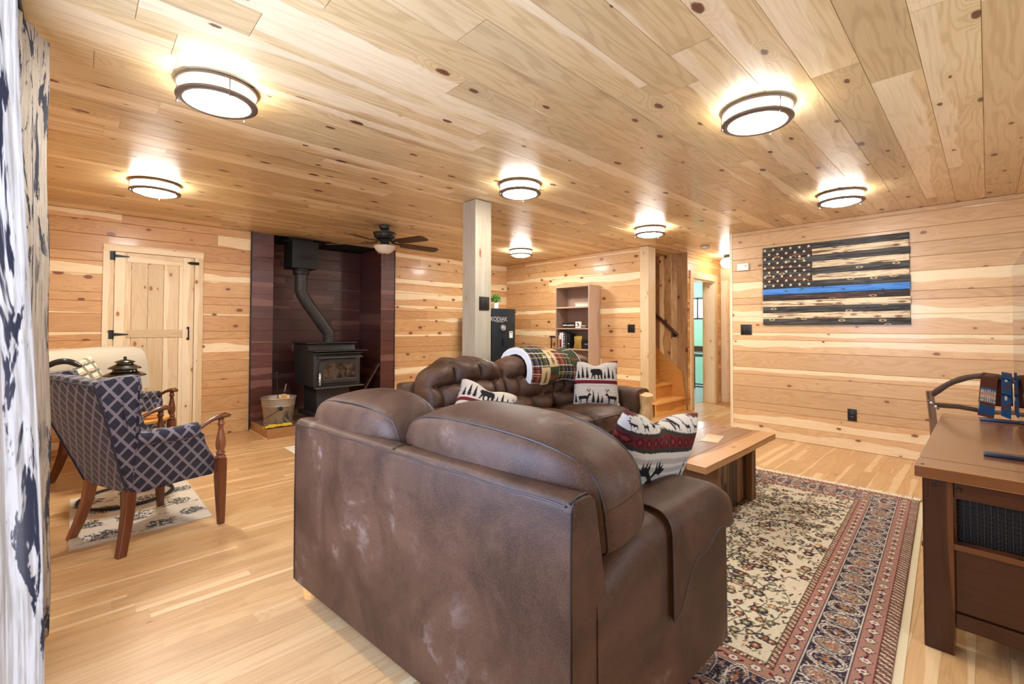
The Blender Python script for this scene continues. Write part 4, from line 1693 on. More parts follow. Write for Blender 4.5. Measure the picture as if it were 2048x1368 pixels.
# local x: away from the far edge (-x towards the viewer), local y: across
b = BM()
m_, n_, _ = img.shape
b.free()
xs = -np.arange(m_ + 1) / m_ * RL
ys = np.arange(n_ + 1) / n_ * RW - .0
GX_, GY_ = np.meshgrid(xs, ys, indexing='ij')
rs = np.random.RandomState(4)
ZZ = .0085 + rs.uniform(-.0007, .0007, GX_.shape)
ZZ[0, :] = ZZ[-1, :] = .002
ZZ[:, 0] = ZZ[:, -1] = .002
V = np.stack([GX_, GY_, ZZ], -1).reshape(-1, 3)
I = np.arange((m_ + 1) * (n_ + 1)).reshape(m_ + 1, n_ + 1)
Q = np.stack([I[:-1, :-1], I[:-1, 1:], I[1:, 1:], I[1:, :-1]], -1).reshape(-1, 4)
me = bpy.data.meshes.new('pile')
me.vertices.add(len(V)); me.vertices.foreach_set('co', V.ravel())
me.loops.add(Q.size); me.loops.foreach_set('vertex_index', Q.ravel())
me.polygons.add(len(Q)); me.polygons.foreach_set('loop_start', np.arange(0, Q.size, 4))
me.update(calc_edges=True)
pad = np.concatenate([img, img[-1:]], 0)
pad = np.concatenate([pad, pad[:, -1:]], 1)
cc = np.ones((len(V), 4), np.float32)
cc[:, :3] = pad.reshape(-1, 3)
at = me.color_attributes.new('weave', 'FLOAT_COLOR', 'POINT')
at.data.foreach_set('color', cc.ravel())
me.materials.append(M_WOVEN)
o = bpy.data.objects.new('pile', me)
COL.objects.link(o)
o.parent = T
M_FRINGE = plain('cream_cotton_fringe', srgb(226, 216, 192), .9)
b = BM()
rr = random.Random(2)
box(b, -.002, .022, 0, RW, .0005, .006)
for k in range(900):
    y = rr.uniform(0, RW)
    l = rr.uniform(.05, .10)
    d = rr.uniform(-.02, .02)
    tube(b, [(-.002, y, .004), (l * .5, y + d * .4, .004), (l, y + d, .002)], [.0032, .003, .0016], 4, cap=False)
fo = obj('fringe', b, M_FRINGE, T)
fo['kind'] = 'stuff'
t = thing('rug_pad', (3.0, .25, .0005), R(2.6), 'cream felt pad showing along the right edge of the oriental rug', 'rug pad')
b = BM()
box(b, -1.37, 1.46, -.028, 2.0, 0, .003)
t.location = (4.475 - 1.47, .36 - .068, .0005)
obj('felt', b, plain('cream_felt', srgb(214, 198, 164), .95, 0, .06, 40), t, smooth=False)

# ================================================================== media console, television, branch chair (right edge)
M_CONSOLE = wood('dark_stained_console_wood', srgb(84, 45, 23), srgb(64, 33, 17), srgb(100, 58, 30), srgb(38, 20, 12), ring=.35, rings=20, knots=.08, rough=.28, fine=.7, coat=.3)
M_CONTOP = wood('worn_console_top', srgb(138, 88, 48), srgb(118, 72, 38), srgb(154, 104, 60), srgb(60, 34, 20), ring=.22, rings=14, knots=.04, rough=.24, fine=.4, coat=.4)
rr = random.Random(91)
t = thing('media_console', (3.25, -.1, 0), label='dark stained wooden media console at the right edge of the picture', cat='console')
TZ = .72
CX0, CX1, CY0, CY1 = 2.44, 4.07, -.42, .212


def plank(name, x0, x1, y0, y1, z0, z1, al, mat, par, bev=.004):
    q = BM()
    box(q, x0, x1, y0, y1, z0, z1, bev=bev)
    board_uv(q, rr, al)
    return keep_layers_obj(name, q, mat, par, world=True)


q = BM()
for x0, x1, y0, y1, al in ((CX0 + .17, CX1 - .17, CY0, CY1, 0), (CX0, CX0 + .168, CY0, CY1, 1), (CX1 - .168, CX1, CY0, CY1, 1)):
    p = BM()
    box(p, x0, x1, y0, y1, TZ - .045, TZ, bev=.004)
    board_uv(p, rr, al)
    me = bpy.data.meshes.new('tmp'); p.to_mesh(me); p.free(); q.from_mesh(me); bpy.data.meshes.remove(me)
keep_layers_obj('top', q, M_CONTOP, t, world=True)
for x0 in (CX0 + .035, CX1 - .13):
    for y0 in (CY0 + .015, CY1 - .11):
        plank('leg', x0, x0 + .09, y0, y0 + .09, .0, TZ - .046, 2, M_CONSOLE, t, .005)
for x0 in (CX0 + .045, CX1 - .11):
    plank('apron', x0, x0 + .04, CY0 + .106, CY1 - .111, TZ - .115, TZ - .047, 1, M_CONSOLE, t)
    plank('end_panel', x0 + .01, x0 + .035, CY0 + .106, CY1 - .111, .165, .405, 1, M_CONSOLE, t)
    plank('lower_rail', x0, x0 + .045, CY0 + .106, CY1 - .111, .105, .163, 1, M_CONSOLE, t)
plank('shelf', CX0 + .04, CX1 - .04, CY0 + .03, CY1 - .03, .407, .43, 0, M_CONSOLE, t)
for k in range(3):
    x0 = CX0 + .14 + k * .46
    d = plank('drawer', x0, x0 + .44, CY1 - .045, CY1 - .02, .17, .40, 0, M_CONSOLE, t)
    q = BM()
    lathe(q, [(0, 0), (.01, 0), (.008, .012), (.014, .02), (.012, .028), (0, .03)], seg=14, M=Matrix.Translation((x0 + .22, CY1 - .02, .29)) @ Matrix.Rotation(R(-90), 4, 'X'))
    obj('knob', q, M_BLACK, d, world=True)
plank('back_panel', CX0 + .05, CX1 - .05, CY0 + .02, CY0 + .035, .11, TZ - .05, 0, M_CONSOLE, t)
for yy in (.085, .155):
    q = BM()
    lathe(q, [(0, 0), (.007, 0), (.005, .003), (0, .004)], seg=10, M=Matrix.Translation((CX0 + .034, yy, TZ - .075)) @ Matrix.Rotation(R(-90), 4, 'Y'))
    obj('peg', q, M_BLACK, t, world=True)
q = BM()
for yy in (.19,):
    lathe(q, [(0, .0), (.006, .0), (.004, .002), (0, .0025)], (CX0 + .04, yy, TZ), 10)
obj('peg', q, M_BLACK, t, world=True)

t = thing('speaker', (2.62, -.02, .4305), label='black speaker with a perforated grille inside the console opening', cat='speaker')
q = BM()
box(q, -.09, .12, -.11, .115, 0, .175, bev=.006)
obj('cabinet', q, M_DEV, t)
q = BM()
for i in range(12):
    for j in range(10):
        lathe(q, [(0, -.0005), (.0062, -.0005), (.0055, -.0025), (0, -.0025)], seg=6,
              M=Matrix.Translation((-.0905, -.10 + i * .0185, .010 + j * .0165)) @ Matrix.Rotation(R(-90), 4, 'Y') @ Matrix.Scale(-1, 4, (0, 0, 1)))
g = obj('grille_holes', q, M_BLACKER, t, smooth=False)
q = BM()
for i in range(11):
    tube(q, [(-.094, -.0907 + i * .0185, .003), (-.094, -.0907 + i * .0185, .172)], .0022, 5)
for j in range(10):
    tube(q, [(-.094, -.109, .002 + j * .0165 + .0165), (-.094, .112, .002 + j * .0165 + .0165)], .0022, 5)
obj('grille', q, plain('dark_grille', srgb(52, 50, 50), .4, .4), t)
t = thing('cable_box', (3.0, -.12, .4305), label='small dark media box with cables behind the speaker in the console', cat='media box')
q = BM()
box(q, -.1, .1, -.12, .12, 0, .05, bev=.004)
obj('case', q, M_DEV, t)
q = BM()
tube(q, [(-.1, -.05, .03), (-.16, -.06, .06), (-.2, 0, .02), (-.24, -.08, .006), (-.2, -.14, .006)], .004, 8)
obj('cable', q, M_DEV, t)

M_SCREEN = NT('glossy_black_screen').set(srgb(8, 8, 9), .035, 0, .5)
M_TVFOOT = plain('blue_black_gloss_foot', srgb(32, 40, 56), .25, .2)
tvx = Vector((.9998, .019, 0))
t = thing('television', (3.25, -.117, TZ + .0005), label='large flat television seen edge-on at the right edge on the console', cat='television', rot=(0, 0, math.atan2(.019, .9998)))
q = BM()
box(q, -.77, .775, -.045, -.0005, .045, .915, bev=.003)
obj('housing', q, M_DEV, t)
q = BM()
box(q, -.768, .772, -.0004, .0004, .050, .912)
obj('screen', q, M_SCREEN, t, smooth=False)
for x in (-.40, .68):
    q = BM()
    box(q, x - .022, x + .022, -.22, .145, 0, .016, bev=.004)
    box(q, x - .012, x + .012, -.045, -.01, .012, .05)
    obj('foot', q, M_TVFOOT, t)

M_BARK = wood('brown_bark_branch', srgb(92, 66, 48), srgb(70, 50, 38), srgb(128, 98, 72), srgb(40, 28, 20), ring=.4, rings=30, knots=.3, rough=.7, fine=.7)
t = thing('branch_chair', (4.74, 0, 0), label='rustic bent branch chair behind the media console', cat='chair')


def branch(name, pts, r, seg=10):
    q = BM()
    n = len(pts)
    tube(q, [Vector(p) + Vector((nz(i, p[1] * 3, 5) * .008, nz(i, 7, p[2]) * .008, 0)) for i, p in enumerate(pts)],
         [r * (1 + .1 * math.sin(i * 1.9)) for i in range(n)], seg)
    board_uv(q, rr, 2)
    return keep_layers_obj(name, q, M_BARK, t, world=True)


def arcpts(x, n=17):
    out = []
    for k in range(n):
        s = -1 + 2 * k / (n - 1)
        out.append((x, .285 * -s, .79 + .155 * (1 - abs(s) ** 2.2)))
    return out


for s in (1, -1):
    branch('back_post', [(4.53, s * .26, .0), (4.52, s * .27, .3), (4.51, s * .285, .6), (4.50, s * .30, .815)], .024)
    branch('front_leg', [(5.0, s * .25, 0), (4.98, s * .25, .25), (4.97, s * .25, .45)], .022)
    branch('side_rung', [(4.52, s * .26, .2), (4.98, s * .25, .2)], .014)
branch('back_hoop', arcpts(4.5), .019)
branch('back_rail', [(4.505, .28, .715), (4.505, .15, .72), (4.505, 0, .70), (4.505, -.15, .715), (4.505, -.28, .715)], .016)
branch('front_rung', [(4.98, .25, .22), (4.98, -.25, .22)], .014)
q = BM()
box(q, 4.50, 5.0, -.27, .27, .45, .475, bev=.01)
board_uv(q, rr, 1)
keep_layers_obj('seat', q, M_PALE, t, world=True)

sf = raster(40, 200, srgb(112, 66, 48))
sr_ = raster(40, 200, srgb(52, 88, 126))
for y0 in (.62, .78, .94):
    rect(sf, 0, 1, y0, y0 + .012, srgb(30, 26, 26))
    for c in range(4): rect(sf, c / 4 + .08, c / 4 + .16, y0 - .035, y0 - .012, srgb(226, 212, 192))
rect(sf, 0, 1, .28, .54, srgb(214, 200, 178))
for c in range(8):
    fill(sf, [(c / 8, .52), (c / 8 + .0625, .42), (c / 8 + .125, .52)], srgb(46, 96, 120))
    fill(sf, [(c / 8, .43), (c / 8 + .0625, .34), (c / 8 + .125, .43)], srgb(202, 150, 118))
    fill(sf, [(c / 8, .35), (c / 8 + .0625, .27), (c / 8 + .125, .35)], srgb(46, 96, 120))
rect(sf, 0, 1, .06, .20, srgb(52, 88, 126))
for y0 in (.1, .45, .8):
    fill(sr_, [(0, y0), (1, y0 + .12), (1, y0 + .18), (0, y0 + .06)], srgb(112, 66, 48))
    rect(sr_, .35, .6, y0 + .22, y0 + .26, srgb(226, 212, 192))
    rect(sr_, 0, 1, y0 + .28, y0 + .295, srgb(30, 26, 26))
t = thing('woven_strap', (4.5, -.04, .95), label='brown and blue woven strap hanging over the hoop of the branch chair', cat='strap')
for nm, y0, tw, dz, wd, sim in (('strap_front', .028, -.02, 0, .078, sf), ('strap_rear', -.034, -.03, .010, .046, sr_)):
    q = BM()
    pr2 = [(4.462, .68), (4.463, .74), (4.466, .80), (4.468, .86), (4.470, .91), (4.474, .94), (4.485, .962), (4.5, .970), (4.515, .962), (4.526, .94), (4.53, .90), (4.535, .82), (4.54, .74)]
    n = 60

    def sp(u, v, o=0.0):
        k = v * (len(pr2) - 1)
        i = min(int(k), len(pr2) - 2)
        f_ = k - i
        return (pr2[i][0] * (1 - f_) + pr2[i + 1][0] * f_ + .004 * math.sin(u * 3) - (.006 if dz else 0), y0 - wd * u + tw * v + .03 * (1 - v) * (1 if not dz else -.6), pr2[i][1] * (1 - f_) + pr2[i + 1][1] * f_ + dz - .02 * u * (1 - v))
    patch(q, sp, 24, n)
    bmesh.ops.solidify(q, geom=list(q.faces), thickness=.0025)
    o = obj(nm, q, M_WOVEN, t, world=True, angle=180)
    lm = local_matrix(t)
    cc = np.ones((len(o.data.vertices), 4), np.float32)
    ncol = n + 1
    idx = np.arange(len(o.data.vertices)) % (25 * ncol)
    cc[:, :3] = sim[np.clip(((idx % ncol) / 31 * 200).astype(int), 0, 199), np.clip(((idx // ncol) / 25 * 40).astype(int), 0, 39)]
    o.data.color_attributes.new('weave', 'FLOAT_COLOR', 'POINT').data.foreach_set('color', cc.ravel())
t = thing('bead_string', (4.49, .30, .70), label='short string of pale beads on the branch chair post', cat='beads')
for k in range(5):
    q = BM()
    bmesh.ops.create_uvsphere(q, u_segments=10, v_segments=8, radius=.009)
    o = obj('bead', q, M_WHITEPL if k % 2 else M_BRONZE, t)
    o.location = (-.032 - .002 * k, -.045 + .012 * k, .012 * k)

# ================================================================== upholstered armchairs
def trellis():
    t = NT('navy_trellis_upholstery')
    u, v, _ = t.sep(t.uv())
    s = 1 / .080
    out = None
    for sg in (1, -1):
        p = t.math('MULTIPLY', t.math('MULTIPLY_ADD', v, sg * .86, u), s)
        f_ = t.math('ABSOLUTE', t.math('SUBTRACT', t.math('FRACT', p), .5))
        line = t.ss(f_, .095, .125, 1, 0)
        mid = t.ss(f_, .012, .03, 1, 0)
        line = t.math('SUBTRACT', line, t.math('MULTIPLY', mid, .55))
        out = line if out is None else t.math('MAXIMUM', out, line)
    w = t.noise(t.objco(), 260, 2)
    base = t.mix(w, srgb(28, 28, 42), srgb(40, 40, 56))
    c = t.mix(out, base, srgb(128, 120, 128))
    t.bump(t.math('ADD', t.math('MULTIPLY', out, .6), w), .25, .002)
    return t.set(c, .72, 0, .3, Sheen_Weight=.2)


M_TREL = trellis()
M_CHAIRWOOD = wood('reddish_brown_chair_wood', srgb(116, 66, 38), srgb(92, 50, 28), srgb(134, 80, 48), srgb(60, 32, 18), ring=.3, rings=18, knots=.02, rough=.32, fine=.6, coat=.3)


def proj_uv(bm):
    uvl = bm.loops.layers.uv.verify()
    bm.normal_update()
    for f in bm.faces:
        n = [abs(c) for c in f.normal]
        k = n.index(max(n))
        for l in f.loops:
            c = l.vert.co
            l[uvl].uv = [(c.y, c.z), (c.x, c.z), (c.x, c.y)][k]


def subdiv(bm, cuts=1):
    bmesh.ops.subdivide_edges(bm, edges=list(bm.edges), cuts=cuts, use_grid_fill=True)


def make_armchair():
    t = thing('armchair')
    # back: outside panel reclines, rolled crest
    zs = [.325, .42, .55, .70, .84, .93, .975, .995, 1.0, .992, .97, .90, .78, .64, .50, .42]
    ysb = [-.205, -.24, -.285, -.335, -.385, -.415, -.425, -.415, -.385, -.345, -.325, -.305, -.275, -.24, -.20, -.18]
    b = BM()
    secs = []
    for i in range(13):
        s = -1 + 2 * i / 12
        sec = []
        for y, z in zip(ysb, zs):
            hw = .225 + .135 * smoothstep(.32, .98, z) ** .8
            bow = -.025 * (1 - s * s) * smoothstep(.3, .9, z)
            crest = .022 * (math.cos(s * PI * 1.0) * .5 - .3) * smoothstep(.9, 1.0, z)
            sec.append((s * hw, y + bow, z + crest))
        secs.append(sec)
    loft(b, secs)
    proj_uv(b)
    bk = obj('back', b, M_TREL, t, angle=50)
    b = BM()
    tube(b, [(s[6][0], s[6][1] - .004, s[6][2]) for s in secs], .005, 8)
    for e in (0, -1):
        tube(b, [(p[0] * 1.004, p[1] - .003, p[2]) for p in secs[e][:7]], .005, 8)
    obj('welt', b, M_TREL, bk)
    for sd in (1, -1):
        # wing and arm panel
        poly = [(-.20, .325), (.235, .315), (.245, .36), (.235, .43), (.19, .49), (.155, .55), (.14, .60), (.105, .625), (-.18, .625), (-.192, .66), (-.205, .80), (-.215, .95), (-.225, 1.0), (-.30, .998), (-.40, .985), (-.41, .93), (-.335, .70), (-.285, .55)]
        b = BM()
        prism(b, poly, -.035, .035, 'x', bev=.012)
        bmesh.ops.triangulate(b, faces=[f for f in b.faces if len(f.verts) > 4])
        for v in b.verts:
            y, z = v.co.y, v.co.z
            hwz = .225 + .135 * smoothstep(.32, .98, z) ** .8
            base = hwz - .030 + .05 * smoothstep(-.3, .2, y)
            v.co.x = sd * (v.co.x + base)
        proj_uv(b)
        sp = obj('side_panel', b, M_TREL, t, angle=50)
        b = BM()
        pts = []
        for k in range(9):
            y = -.19 + .30 * k / 8
            hwz = .225 + .135 * smoothstep(.32, .98, .63) ** .8 - .03 + .05 * smoothstep(-.3, .2, y)
            pts.append((sd * (hwz), y, .628 + .004 * math.sin(k)))
        tube(b, pts, [.046 - .006 * (k == 0) for k in range(9)], 16)
        proj_uv(b)
        obj('arm_roll', b, M_TREL, t, angle=60)
        # show wood: handle, turned post and leg
        fx_, fy_ = sd * .33, .255
        b = BM()
        hx = sd * .325
        pts = [(hx, .085, .622), (hx, .13, .648), (hx, .18, .672), (hx, .23, .688), (hx, .275, .692), (hx, .305, .684)]
        tube(b, pts, [.022, .02, .02, .026, .03, .018], 12, squash=.62)
        board_uv(b, rr, 1)
        hd = keep_layers_obj('arm_handle', b, M_CHAIRWOOD, t)
        hd.data.polygons.foreach_set('use_smooth', [True] * len(hd.data.polygons))
        b = BM()
        lathe(b, [(.018, .672), (.014, .655), (.020, .645), (.020, .635), (.013, .628), (.016, .60), (.025, .55), (.029, .515), (.026, .485), (.018, .468), (.026, .460), (.026, .452), (.020, .446), (.030, .436), (.030, .42), (0, .42)], (fx_, fy_ - .008, 0), 18)
        board_uv(b, rr, 2)
        o = keep_layers_obj('arm_post', b, M_CHAIRWOOD, t)
        o.data.polygons.foreach_set('use_smooth', [True] * len(o.data.polygons))
        b = BM()
        q = rrect(.056, .056, .008, 2)
        loft(b, [[(fx_ + px * k, fy_ - .008 + py * k + dy, z) for px, py in q] for z, k, dy in ((.42, 1, 0), (.30, 1, 0), (.15, .82, .004), (.0005, .6, .008))])
        board_uv(b, rr, 2)
        keep_layers_obj('front_leg', b, M_CHAIRWOOD, t)
        b = BM()
        loft(b, [[(sd * (.205 + dx) + px * k, -.19 - dy + py * k, z) for px, py in q] for z, k, dx, dy in ((.345, 1, 0, 0), (.22, .95, .012, .012), (.10, .85, .035, .038), (.0005, .75, .06, .065))])
        board_uv(b, rr, 2)
        keep_layers_obj('rear_leg', b, M_CHAIRWOOD, t)
    b = BM()
    puff(b, .52, .50, .13, 5, (0, 0, .025), 10, .003, 3, M=Matrix.Translation((0, .02, .435)))
    proj_uv(b)
    obj('seat_cushion', b, M_TREL, t, angle=80)
    b = BM()
    box(b, -.235, .235, -.19, .235, .31, .375, bev=.012)
    proj_uv(b)
    obj('seat_rail', b, M_TREL, t, angle=50)
    return t


ch = make_armchair()
ch.location = (.34, 3.645, 0)
ch.rotation_euler.z = -math.atan2(.93, .37)
tag(ch, 'navy trellis patterned armchair seen from behind beside the curtain', 'armchair', 'navy trellis armchairs')
ch2 = copy_tree(ch)
ch2.location = (.24, 5.19, 0)
ch2.rotation_euler.z = math.atan2(-.55, -.83)
tag(ch2, 'navy trellis armchair facing forward by the plank door, mostly hidden, with a cream throw', 'armchair', 'navy trellis armchairs')

t = thing('cream_throw', ch2.location, ch2.rotation_euler.z, label='cream fleece throw draped over the back of the armchair by the plank door', cat='blanket')
b = BM()
pr3 = [(-.365, .66), (-.40, .75), (-.435, .86), (-.455, .95), (-.452, 1.01), (-.42, 1.045), (-.35, 1.055), (-.25, 1.045), (-.195, .98), (-.18, .88), (-.165, .76), (-.15, .68)]


def ctp(u, v, o):
    k = v * (len(pr3) - 1)
    i = min(int(k), len(pr3) - 2)
    f_ = k - i
    y, z = pr3[i][0] * (1 - f_) + pr3[i + 1][0] * f_, pr3[i][1] * (1 - f_) + pr3[i + 1][1] * f_
    dy, dz = pr3[i + 1][0] - pr3[i][0], pr3[i + 1][1] - pr3[i][1]
    l = math.hypot(dy, dz)
    w = .425 - .01 * math.sin(v * 5)
    return ((u * 2 - 1) * w, y - dz / l * o - .03 * (1 - (u * 2 - 1) ** 2) * (v < .5), z + dy / l * o + .008 * math.sin(u * 6) + .006 * nz(u * 5, v * 5))


secs = []
for i in range(31):
    u = i / 30
    secs.append([ctp(u, v / 22, .008) for v in range(23)] + [ctp(u, v / 22, .02) for v in range(22, -1, -1)])
loft(b, secs)
obj('fleece', b, plain('cream_fleece', srgb(192, 182, 162), .95, 0, .05, 90, .5, .1), t, angle=60)

pp = raster(60, 60, srgb(226, 210, 186))
for k in range(6):
    rect(pp, 0, 1, k / 6, k / 6 + .05, srgb(104, 108, 92))
    rect(pp, k / 6, k / 6 + .05, 0, 1, srgb(130, 126, 110))
    rect(pp, 0, 1, k / 6 + .07, k / 6 + .085, srgb(170, 120, 96))
pillow('throw_pillow', pp, .44, .16, frame((.03, 5.04, .76), (.45, -.85, .35), (-.5, .1, 1)), 'pale plaid cushion leaning in the armchair by the plank door', n=60)
t = thing('neck_roll', (-.06, 4.98, .95), label='black padded roll resting on the pale plaid cushion', cat='cushion')
b = BM()
tube(b, [(-.10 + .20 * k / 10, .02 * math.sin(k), .045 * math.sin(PI * k / 10)) for k in range(11)], [.012, .02, .022, .023, .023, .023, .023, .023, .022, .02, .012], 12)
obj('roll_cover', b, plain('black_gloss_cloth', srgb(26, 26, 28), .35), t)

# toile mat
mt = raster(170, 260, srgb(216, 206, 188))
rg = random.Random(6)
tc = [srgb(92, 92, 94), srgb(120, 118, 114), srgb(74, 76, 80)]
for cx, cy, s in ((.2, .12, 1), (.62, .10, .9), (.88, .2, .8), (.12, .36, .9), (.45, .34, 1.2), (.80, .46, 1), (.25, .60, 1), (.60, .66, 1.1), (.90, .74, .9), (.15, .84, .9), (.5, .9, 1)):
    for _ in range(120):
        a, r_ = rg.uniform(0, 6.28), rg.random() ** .6
        ell(mt, cx + .13 * s * r_ * math.cos(a), cy + .07 * s * r_ * math.sin(a), .012, .006, rg.choice(tc), rg.uniform(0, 3))
    for _ in range(18):
        ell(mt, cx + rg.uniform(-.2, .2) * s, cy - .07 * s + rg.uniform(-.012, .012), .03, .003, rg.choice(tc), rg.uniform(-.2, .2))
t = thing('toile_mat', (0.0, 3.60, .0005), label='cream mat with grey tree print under the armchair', cat='mat')
b = BM()
patch(b, lambda u, v: (u * .68, v * 1.04, .006), 170, 260)
o = obj('mat_face', b, M_WOVEN, t, smooth=False)
weave_color(o.data, mt, lambda c: (np.clip(c[:, 0] / .68, 0, .999), np.clip(c[:, 1] / 1.04, 0, .999)))
b = BM()
box(b, -.006, .686, -.006, 1.046, .0, .0058)
obj('mat_binding', b, plain('mat_binding', srgb(190, 180, 164), .9), t, smooth=False)

# round side table with its dish and lantern
t = thing('side_table', (.30, 4.42, 0), label='round wood topped side table with black ring base behind the armchair', cat='side table')
b = BM()
lathe(b, [(0, .558), (.235, .558), (.245, .564), (.245, .578), (.238, .583), (0, .583)], seg=48)
board_uv(b, rr, 0)
keep_layers_obj('tabletop', b, M_HONEY, t)
b = BM()
tube(b, [(.27 * math.cos(2 * PI * k / 48), .27 * math.sin(2 * PI * k / 48), .02) for k in range(48)], .011, 8, closed=True)
obj('ring_base', b, M_BLACK, t)
for k in range(3):
    a = R(20 + 120 * k)
    b = BM()
    tube(b, [(.265 * math.cos(a), .265 * math.sin(a), .022), (.20 * math.cos(a), .20 * math.sin(a), .556)], .009, 8)
    obj('leg', b, M_BLACK, t)
b = BM()
lathe(b, [(0, 0), (.05, 0), (.062, .012), (.064, .034), (.058, .044), (.05, .036), (0, .032)], (0, 0, 0), 28)
board_uv(b, rr, 0)
o = keep_layers_obj('wooden_dish', b, M_HONEY)
o.location = (.42, 4.33, .5835)
tag(o, 'small round wooden dish on the side table', 'dish')
M_PEWTER = plain('dark_polished_pewter', srgb(74, 70, 60), .22, .85)
t = thing('lantern', (.275, 4.44, .5835), label='dark metal lantern with a tiered cap on the side table behind the armchair', cat='lantern')
b = BM()
lathe(b, [(0, 0), (.10, 0), (.105, .015), (.10, .04), (.085, .05), (0, .05)], seg=32)
obj('lantern_base', b, M_PEWTER, t)
b = BM()
lathe(b, [(.07, .05), (.085, .10), (.09, .18), (.085, .27), (.075, .315), (.07, .315), (.07, .05)], seg=32)
obj('lantern_glass', b, plain('smoky_glass', srgb(70, 66, 56), .1, 0, .05), t)
b = BM()
lathe(b, [(.0, .312), (.105, .312), (.128, .318), (.126, .326), (.09, .345), (.075, .35), (.07, .366), (.098, .372), (.096, .38), (.06, .40), (.05, .405), (.048, .414), (.062, .418), (.058, .424), (.03, .434), (.012, .438), (.008, .448), (.012, .455), (0, .462)], seg=36)
obj('tiered_cap', b, M_PEWTER, t)

# ================================================================== curtains at the left wall
def curtain_mat(name, sx):
    t = NT(name)
    u, v, _ = t.sep(t.uv())
    n = t.noise(t.comb(t.math('MULTIPLY', u, sx), t.math('MULTIPLY', v, sx * .32)), 1, 5, .68, .8)
    n2 = t.noise(t.comb(t.math('MULTIPLY', u, sx * 5), t.math('MULTIPLY', v, sx * .5), 3), 1, 4, .7, .3)
    n3 = t.noise(t.comb(t.math('MULTIPLY', u, 3), t.math('MULTIPLY', v, .8), 8), 1, 2)
    blot = t.math('MULTIPLY', t.ss(n, .52, .545), t.ss(n3, .34, .46))
    base = t.mix(t.ss(n2, .4, .65), srgb(206, 200, 192), srgb(176, 168, 158))
    c = t.mix(blot, base, srgb(78, 82, 96))
    t.bump(t.noise(t.comb(t.math('MULTIPLY', u, 500), t.math('MULTIPLY', v, 500)), 1, 1), .12, .001)
    return t.set(c, .85, 0, .2)


M_CURT = curtain_mat('cream_curtain_navy_blotches', 11)


def curtain(name, fn, z0, z1, nu, nv, ulen, label):
    t = thing(name, fn(.5, z0), label=label, cat='curtain', group='cream and navy curtains')
    b = BM()
    patch(b, lambda u, v: fn(u, z0 + (z1 - z0) * v), nu, nv, uvfn=lambda u, v: (u * ulen + (3 if 'near' in label else 0), v * (z1 - z0)))
    bmesh.ops.solidify(b, geom=list(b.faces), thickness=.002)
    return obj('fabric', b, M_CURT, t, world=True, angle=180), t


def cur1(u, z):
    y = .36 + .44 * u
    fl = smoothstep(1.75, .80, z)
    x = -.085 + .022 * math.sin(u * 21 + .4 * math.sin(z * 2)) * (1 - .5 * u) + .036 * fl * u + .034 * u ** 3
    if u > .9: x -= .02 * ((u - .9) / .1) ** 2
    return (x - .004, y, z)


def cur2(u, z):
    y = 2.16 + .49 * u
    x = -.185 + .016 * math.sin(u * 26 + .5 * math.sin(z * 1.6)) * (1 - u ** 3) + .093 * u ** 3 + .036 * smoothstep(2.4, .1, z) * u
    x += .003 * math.sin(z * 9) * u
    return (x, y, z)


curtain('curtain', cur1, .02, 2.40, 90, 60, 1.1, 'cream curtain with navy blotches, the near blurred panel at the left edge of the picture')
curtain('curtain', cur2, .012, 2.425, 110, 70, 1.3, 'narrow cream and navy curtain panel beside the armchair, behind the first panel')
t = thing('curtain_rod', (-.16, 1.5, 2.405), label='dark curtain rod at the ceiling above the left window', cat='curtain rod')
b = BM()
tube(b, [(-.16, .30, 2.418), (-.16, 2.62, 2.418)], .007, 10)
obj('rod', b, M_BLACK, t, world=True)
for yy in (.9, 2.05):
    b = BM()
    tube(b, [(-.16, yy, 2.418), (XL, yy, 2.418)], .006, 8)
    obj('bracket', b, M_BLACK, t, world=True)

# ================================================================== hearth and wood stove
M_HEARTH = plain('brown_hearth_tile', srgb(122, 92, 68), .4, 0, .12, 9, .06)
M_HWOOD = wood('hearth_edge_wood', srgb(190, 146, 98), srgb(170, 124, 80), srgb(206, 164, 116), srgb(96, 60, 36), ring=.25, knots=.1, rough=.5)
rr = random.Random(17)
HZ = .105
t = thing('hearth', (2.5, 5.95, 0), label='low wooden edged hearth platform under the wood stove', cat='hearth')
b = BM()
box(b, 1.60, 3.50, 5.645, YA - .021, .0, HZ - .004)
for i in range(6):
    for j in range(2):
        box(b, 1.60 + .3167 * i + .002, 1.60 + .3167 * (i + 1) - .002, 5.645 + .304 * j + .002, 5.645 + .304 * (j + 1) - .002, HZ - .004, HZ, bev=.0015)
obj('tile_top', b, M_HEARTH, t, world=True, smooth=False)
b = BM()
box(b, NXi0 + .002, NXi1 - .002, YA - .020, NYB - .003, 0, HZ)
struct(obj('floor_niche', b, M_HEARTH, smooth=False))
for x0, x1, y0, y1, al in ((1.578, 3.52, 5.622, 5.644, 0), (1.578, 1.599, 5.645, YA - .022, 1), (3.501, 3.52, 5.645, YA - .022, 1)):
    b = BM()
    box(b, x0, x1, y0, y1, 0, HZ + .004, bev=.003)
    board_uv(b, rr, al)
    keep_layers_obj('wood_edging', b, M_HWOOD, t, world=True)
b = BM()
box(b, 1.555, 1.576, 5.60, YA - .004, 0, .018, bev=.004)
board_uv(b, rr, 1)
keep_layers_obj('shoe_moulding', b, M_HWOOD, t, world=True)

